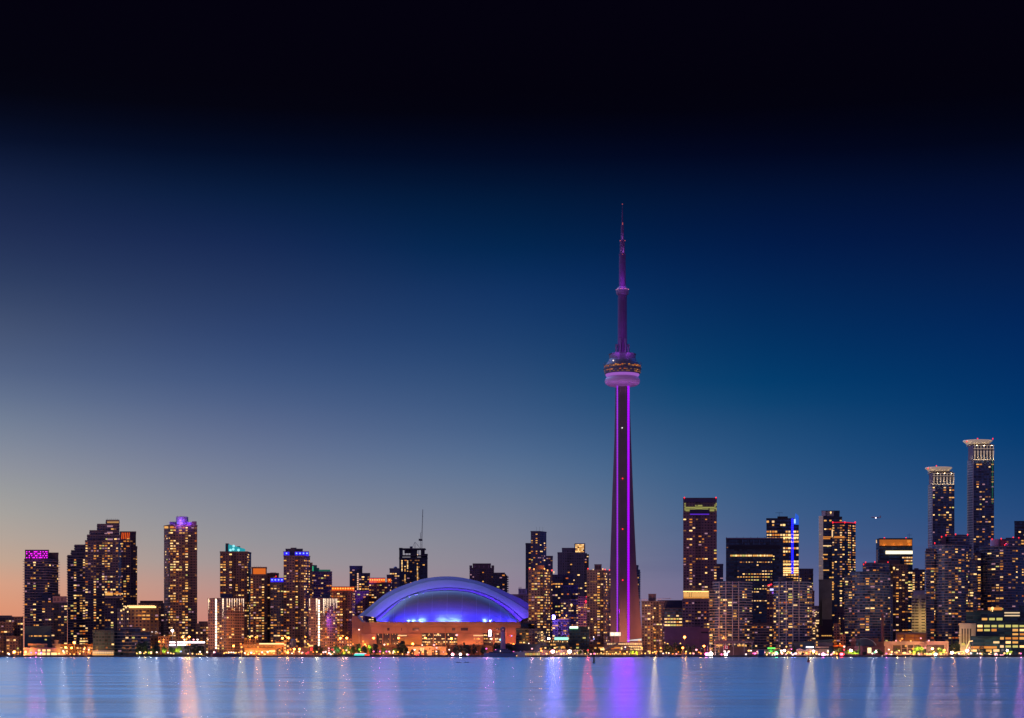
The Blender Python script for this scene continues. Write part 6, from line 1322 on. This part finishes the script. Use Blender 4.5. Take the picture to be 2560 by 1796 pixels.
def boat(name,label,x0,x1,ytop,cab,D=1882,flip=1,hm=None,cm=None,win=None,mastp=None,group=None,wk='y'):
    X0,X1 = PX(x0,D),PX(x1,D); t = thing(name,label,'boat',((X0+X1)/2,D,0),group)
    b = MB(); zt = max(.9,PZ(ytop,D)); hull(b,X0,X1,D,zt,flip,wid=min(6,(X1-X0)*.3)); b.build('hull',hm or hullm,t)
    for (a,c,y) in cab:
        b = MB(); A,Cc = PX(a,D),PX(c,D); z1=PZ(y,D); i = (Cc-A)*.12
        b.prism([(A,D-1.3),(Cc,D-1.3),(Cc-(i if flip>0 else 0),D+1.3),(A+(0 if flip>0 else i),D+1.3)],zt-.1,z1); cb = b.build('cabin',cm or cabm,t); zt2=z1
        n_=max(1,int((Cc-A)/1.6)); w_=MB(); zz=(zt+z1)/2
        for k in range(n_): w_.box(A+.4+k*1.6,A+1.4+k*1.6,D-1.36,D-1.3,zz-.25,zz+.35)
        w_.build('cabin_window',dk,cb); zt=z1
    if mastp:
        b = MB(); b.tube((PX(mastp[0],D),D,1),(PX(mastp[0],D),D,PZ(mastp[1],D)),.13,r2=.06); b.tube((PX(mastp[0],D),D,2.6),(PX(mastp[0],D)+flip*-3.2,D,2.9),.12); b.build('mast',paleM,t)
    for (px,py,k) in (win or ()):
        b = MB(); b.ball((PX(px,D),D-1.7,PZ(py,D)),.5,n=8,m=5); b.build('boat_light',LG[k],t)
    return t
y_ = boat('yacht','large navy-tinted motor yacht moored in front of the harbour tower by the stadium',1210,1292,1634,[(1222,1284,1630),(1236,1278,1625.5),(1240,1270,1622.5)],flip=-1,hm=mat('yacht_hull',(.10,.14,.28),.35),cm=mat('yacht_cabin',(.09,.12,.25),.35),win=((1251,1628,'w'),(1241.5,1635,'y'),(1256,1635,'o')))
boat('ferry','pale ferry with a rounded bow beside the navy shed',1284,1312,1631,[(1290,1311,1629)],flip=-1,hm=mat('ferry_hull',(.5,.42,.4),.5),cm=mat('ferry_cabin',(.5,.45,.42),.5),win=((1291.5,1640,'y'),))
t = boat('party_boat','tour boat with turquoise and red strip lights on the lawn shore left of the stadium',884,926,1639.5,[(888,916,1635.4)],hm=hullm)
for x0,x1,y0,y1,nm,c,s_ in ((887,916,1634,1635.2,'deck_light',(.7,.8,1),1.8),(885,911,1636.6,1639,'strip_light',(.05,.85,.62),1.5),(912,924,1636.6,1639.4,'strip_light',(1,.06,.01),1.6)): band(t,nm,x0,x1,y0,y1,1879.5,glow(nm,c,s_,True),.2,.2)
boat('tour_boat','red-lit boat below the lit stone arcade',1024,1062,1640,[(1030,1056,1637.6)],hm=hullr,win=((1044,1637.6,'r'),(1047,1638.4,'r'),(1041,1638.6,'r')))
boat('sailing_ship','maroon hulled ship moored left of the marina lights',527,556,1635,[(532,550,1633)],hm=hullr,flip=-1,mastp=(541,1608))
boat('cabin_cruiser','long dark cabin boat with an upswept bow below the left white-striped condominium',557,604,1637,[(562,598,1634.5)],hm=mat('hull_plum',(.08,.04,.08),.5),flip=-1)
boat('sailboat','small dark boat with a thin mast left of the grey drum silo shore',692,700,1640.5,[],mastp=(696,1624))
boat('long_ship','long black ship with a raised bow at the right quay below the long mauve terminal',2205,2278,1639,[(2212,2240,1637)],flip=1,hm=mat('hull_black',(.01,.015,.04),.4))
boat('barge','blue covered boat by the green-signed shop',1894,1912,1637,[(1896,1911,1624.5)],hm=hullm,cm=mat('blue_cover',(.02,.08,.22),.5))
rn = random.Random(77); mar = []
for k,x in enumerate((1604,1614,1625,1637,1648,1659,1671,1683,1694,1704,1716,1727)):
    L = rn.uniform(9,14); t = boat(['motorboat','sailboat'][k%2],'',x,x+L,1640.3+rn.uniform(-.6,.3),[(x+2.5,x+L-2.5,1638+rn.uniform(-1,1))],D=1884+rn.uniform(-6,2),flip=rn.choice((-1,1)),hm=[hullm,hullw,hullm,hullr][k%4],mastp=(x+L*.45,1622+rn.uniform(-4,5)) if k%2 else None,group='boats in the marina right of the purple-striped tower')
    mar.append((x,1884,t,['small moored motorboat','small bare-masted sailboat'][k%2]))
for i in range(2):
    ls = [m for m in mar if m[3].startswith(['small moored motorboat','small bare-masted sailboat'][i])]
    for j, m in enumerate(sorted(ls,key=lambda q:q[0])): m[2]['label'] = f'{m[3]} in the marina, {ORD[j]} from the left'
pier = thing('pier','low dark wooden pier with a thin white railing at the marina','pier',(PX(1665,1893),1888,0))
b = MB(); b.box(PX(1612,1888),PX(1740,1888),1886,1889.5,1.2,1.6); b.build('deck',mat('pier_deck',(.07,.05,.06),.8),pier); b = MB()
for x in range(1614,1740,9): b.tube((PX(x,1888),1886.4,-.4),(PX(x,1888),1886.4,3.1),.12)
b.tube((PX(1612,1888),1886.4,3),(PX(1740,1888),1886.4,3),.07); b.build('railing',mat('rail_pale',(.3,.28,.36),.6),pier)

# markers in the water
D=683.0; m_ = thing('channel_marker','dark post marker standing in the open water below the brown towers','channel marker',(PX(1485,D),D,0))
b = MB(); x=PX(1485,D); b.lathe(x,D,[(-.3,.62),(.35,.55),(.4,.34),(2.9,.30),(2.95,.42),(3.15,.42),(3.2,0)],12); b.build('post',mat('marker_black',(.012,.012,.02),.6),m_)
b = MB(); b.ball((x+.02,D,3.34),.13,n=8,m=5); b.build('lantern',glow('marker_lamp',(1,.1,.2),3),m_)
D=760.0; m_ = thing('buoy','dark red bottle-shaped buoy with a red lamp floating at the right','buoy',(PX(2021.5,D),D,0))
b = MB(); x=PX(2021.5,D); b.lathe(x,D,[(-.4,.45),(.0,.62),(.55,.6),(1.15,.38),(1.7,.24),(2.9,.16),(3.3,.13),(3.4,0)],14); b.build('body',mat('buoy_red',(.06,.005,.015),.5),m_)
b = MB(); b.ball((x,D,3.55),.2,n=8,m=5); b.build('lantern',glow('buoy_lamp',(1,.12,.03),4,True),m_); b = MB(); b.lathe(x,D,[(.0,.66),(.12,.66)],14); b.build('collar',mat('buoy_collar',(.5,.05,.08),.5),m_)
for k,(px,w) in enumerate(((1140,13),(1161,12))):
    D=714.0; x=PX(px,D); l=w*D/F
    o = thing('floating_dock',('left' if k==0 else 'right')+' one of two low dark floats lying on the water below the stadium','float',(x,D,0),'dark floats on the water')
    b = MB(); b.prism([(x,D),(x+l,D-.3),(x+l,D+.8),(x,D+1)],-.1,.22); b.build('deck',mat('float_dark',(.012,.02,.035),.7),o)
    b = MB()
    for q in range(5): b.box(x+l*q/5+.05,x+l*q/5+.2,D-.05,D+.9,.2,.3+.12*(q%2))
    b.build('cleat',mat('float_trim',(.02,.03,.05),.7),o)
for k,px in enumerate((31,270,338,781,858,1500)):
    D=1860.0; x=PX(px,D); o = thing('mooring_buoy','','buoy',(x,D,0),'small dark mooring buoys off the quay')
    b = MB(); b.lathe(x,D,[(-.3,.9),(.2,1.1),(.9,1.0),(1.4,.35),(2.6,.2),(2.7,0)],10); b.build('float_body',mat('mooring_dark',(.015,.02,.04),.6),o)
    b = MB(); b.ball((x,D,2.9),.3,n=6,m=4); b.build('top_mark',mat('mooring_dark',(.015,.02,.04),.6),o)
    o['label'] = 'dark mooring buoy in front of '+near_nick(px,1900)

# flags, gangway, stacked details
fl = thing('flagpole','tall flagpole flying a red and white maple leaf flag on the waterfront','flagpole',(PX(1809,1915),1915,GZ))
D=1915; b = MB(); b.tube((PX(1809,D),D,GZ),(PX(1809,D),D,PZ(1612,D)),.22,r2=.12); b.build('pole',paleM,fl)
b = MB(); fz0,fz1=PZ(1622.5,D),PZ(1614,D); X=lambda t: PX(1810+t*12.5,D)
def flagq(t0,t1,z0,z1,mi,dy=0): 
    n=4
    for i in range(n):
        a,c=t0+(t1-t0)*i/n,t0+(t1-t0)*(i+1)/n
        b.face([(X(a),D-.3+.3*sin(a*7)-dy,z0),(X(c),D-.3+.3*sin(c*7)-dy,z0),(X(c),D-.3+.3*sin(c*7)-dy,z1),(X(a),D-.3+.3*sin(a*7)-dy,z1)],mi)
flagq(0,.25,fz0,fz1,0); flagq(.25,.75,fz0,fz1,1); flagq(.75,1,fz0,fz1,0)
cx_,cz_=.5,(fz0+fz1)/2; hh=(fz1-fz0)/2
leaf=[(0,.8),(.12,.45),(.3,.55),(.25,.2),(.55,.3),(.5,.1),(.7,-.05),(.35,-.3),(.38,-.45),(.05,-.4),(.04,-.75),(-.04,-.75),(-.05,-.4),(-.38,-.45),(-.35,-.3),(-.7,-.05),(-.5,.1),(-.55,.3),(-.25,.2),(-.3,.55),(-.12,.45)]
b.face([(X(.5)+a*1.25,D-.6,cz_+c*hh*.95) for a,c in leaf],0)
b.build('flag',[mat('flag_red',(.55,.01,.03),.7),mat('flag_white',(.5,.42,.45),.7)],fl)
lamp_light(fl,(PX(1816,D),D-6,PZ(1627,D)),(1,.7,.7),500,.5)
mm_ = []
for px,yt in ((1769,1615),(1776,1612),(1789,1615),(1720,1613),(1752,1620)):
    o = thing('mast_pole','','pole',(PX(px,1905),1905,GZ),'thin pale poles on the quay'); b = MB(); b.tube((PX(px,1905),1905,GZ),(PX(px,1905),1905,PZ(yt,1905)),.2,r2=.12); b.build('pole',paleM,o)
    b = MB(); b.ball((PX(px,1905),1905,PZ(yt,1905)),.3,n=6,m=4); b.build('finial',paleM,o); mm_.append((px,1905,o,'thin pale pole'))
label_series(mm_,'pole')
g = thing('gangway','slanting gangway outlined in warm fairy lights at the foot of the pale pilastered hall','gangway',(PX(2415,1912),1912,GZ)); D=1912
path=[(2431,1603),(2423,1603.5),(2419,1614),(2415,1624),(2413,1628),(2404,1629),(2392,1631),(2382,1633)]; path2=[(2407,1629),(2412,1638)]; fpts=[]
for P in (path,path2):
    for p0,p1 in zip(P,P[1:]):
        n=max(2,int(math.dist(p0,p1)/1.6))
        for i in range(n):
            t=i/n; fpts.append((PX(p0[0]+(p1[0]-p0[0])*t,D),D-.4,PZ(p0[1]+(p1[1]-p0[1])*t,D)))
balls(g,'fairy_light',fpts,.5,glow('fairy_light',(1,.62,.25),2.0))
b = MB()
for P in (path,path2):
    for p0,p1 in zip(P,P[1:]): b.tube((PX(p0[0],D),D,PZ(p0[1],D)-.4),(PX(p1[0],D),D,PZ(p1[1],D)-.4),.25)
for x,y in ((2431,1603),(2419,1614),(2413,1628)): b.tube((PX(x,D),D,GZ),(PX(x,D),D,PZ(y,D)),.2)
b.build('frame',polem,g)
gt = thing('goal_frame','red-lit square steel frame on the quay by the marina','frame',(PX(1758,1915),1915,GZ)); b = MB(); D=1915
for x in (1752.5,1763): b.tube((PX(x,D),D,GZ),(PX(x,D),D,PZ(1622,D)),.3)
for y in (1622,1633): b.tube((PX(1745,D),D,PZ(y,D)),(PX(1763,D),D,PZ(y,D)),.3)
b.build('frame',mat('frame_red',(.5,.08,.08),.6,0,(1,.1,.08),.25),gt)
for px,w,h,col,lab in ((1804,7,6,(.6,.08,.2),'pink-lit kiosk tent beside the maple leaf flagpole'),(2244,14,14,(.5,.3,.2),'peach tent below the parking deck'),(2321,14,9,(.5,.35,.22),'peach tent between the lit trees at the long mauve terminal'),(2268,16,8,(.45,.34,.34),'pale pointed tent at the long mauve terminal')):
    D=1908; x=PX(px,D); w_=w*D/F/2; z1=GZ+h*D/F; o=thing('tent',lab,'tent',(x,D,GZ)); b=MB(); b.prism([(x-w_,D-w_),(x+w_,D-w_),(x+w_,D+w_),(x-w_,D+w_)],GZ,GZ+(z1-GZ)*.45)
    b.build('wall',mat('tent_wall',col,.8),o); b=MB(); zz=GZ+(z1-GZ)*.45; q=[(x-w_*1.1,D-w_*1.1,zz),(x+w_*1.1,D-w_*1.1,zz),(x+w_*1.1,D+w_*1.1,zz),(x-w_*1.1,D+w_*1.1,zz)]
    for i in range(4): b.face([q[i],q[(i+1)%4],(x,D,z1)])
    b.build('roof',mat('tent_roof_cloth',tuple(min(1,c*1.2) for c in col),.8),o)

# aircraft on approach
D=3200.0; ax,az=PX(2190,D),PZ(1294,D)
ap = thing('airplane','small airliner with white and red lights flying above the amber-louvred tower','airplane',(ax,D,az))
wm = mat('plane_white',(.5,.45,.5),.4)
b = MB(); b.lathe(0,0,[(0,0)],3); b.v=[];b.f=[];b.m=[];b.uv=[]
prf=[(-9,.2),(-6,.9),(-1,1.25),(6,1.25),(8.3,.8),(9.2,.05)]
for (u0,r0),(u1,r1) in zip(prf,prf[1:]):
    for i in range(10):
        a0,a1=2*pi*i/10,2*pi*(i+1)/10
        b.face([(ax-u0,D+r0*cos(a1),az+r0*sin(a1)+u0*.06),(ax-u0,D+r0*cos(a0),az+r0*sin(a0)+u0*.06),(ax-u1,D+r1*cos(a0),az+r1*sin(a0)+u1*.06),(ax-u1,D+r1*cos(a1),az+r1*sin(a1)+u1*.06)])
b.build('fuselage',wm,ap,True)
for s_ in (-1,1):
    b = MB(); q=[(ax-2,D+s_*1,az-.4),(ax+1.4,D+s_*1,az-.4),(ax+3.4,D+s_*9,az+.5),(ax+2.2,D+s_*9,az+.5)]; b.face(q if s_<0 else q[::-1]); b.face([(x,y,z-.3) for x,y,z in (q[::-1] if s_<0 else q)]); b.build('wing',wm,ap)
b = MB(); b.prism([(ax+6.3,D-.12),(ax+8.8,D-.12),(ax+8.8,D+.12),(ax+6.3,D+.12)],az,az+3.2); b.build('tail_fin',wm,ap)
b = MB(); b.ball((ax-.5,D-1.6,az-.9),1.1,n=8,m=5); b.build('strobe_light',glow('strobe',(1,.85,.9),3),ap)
flush_windows()
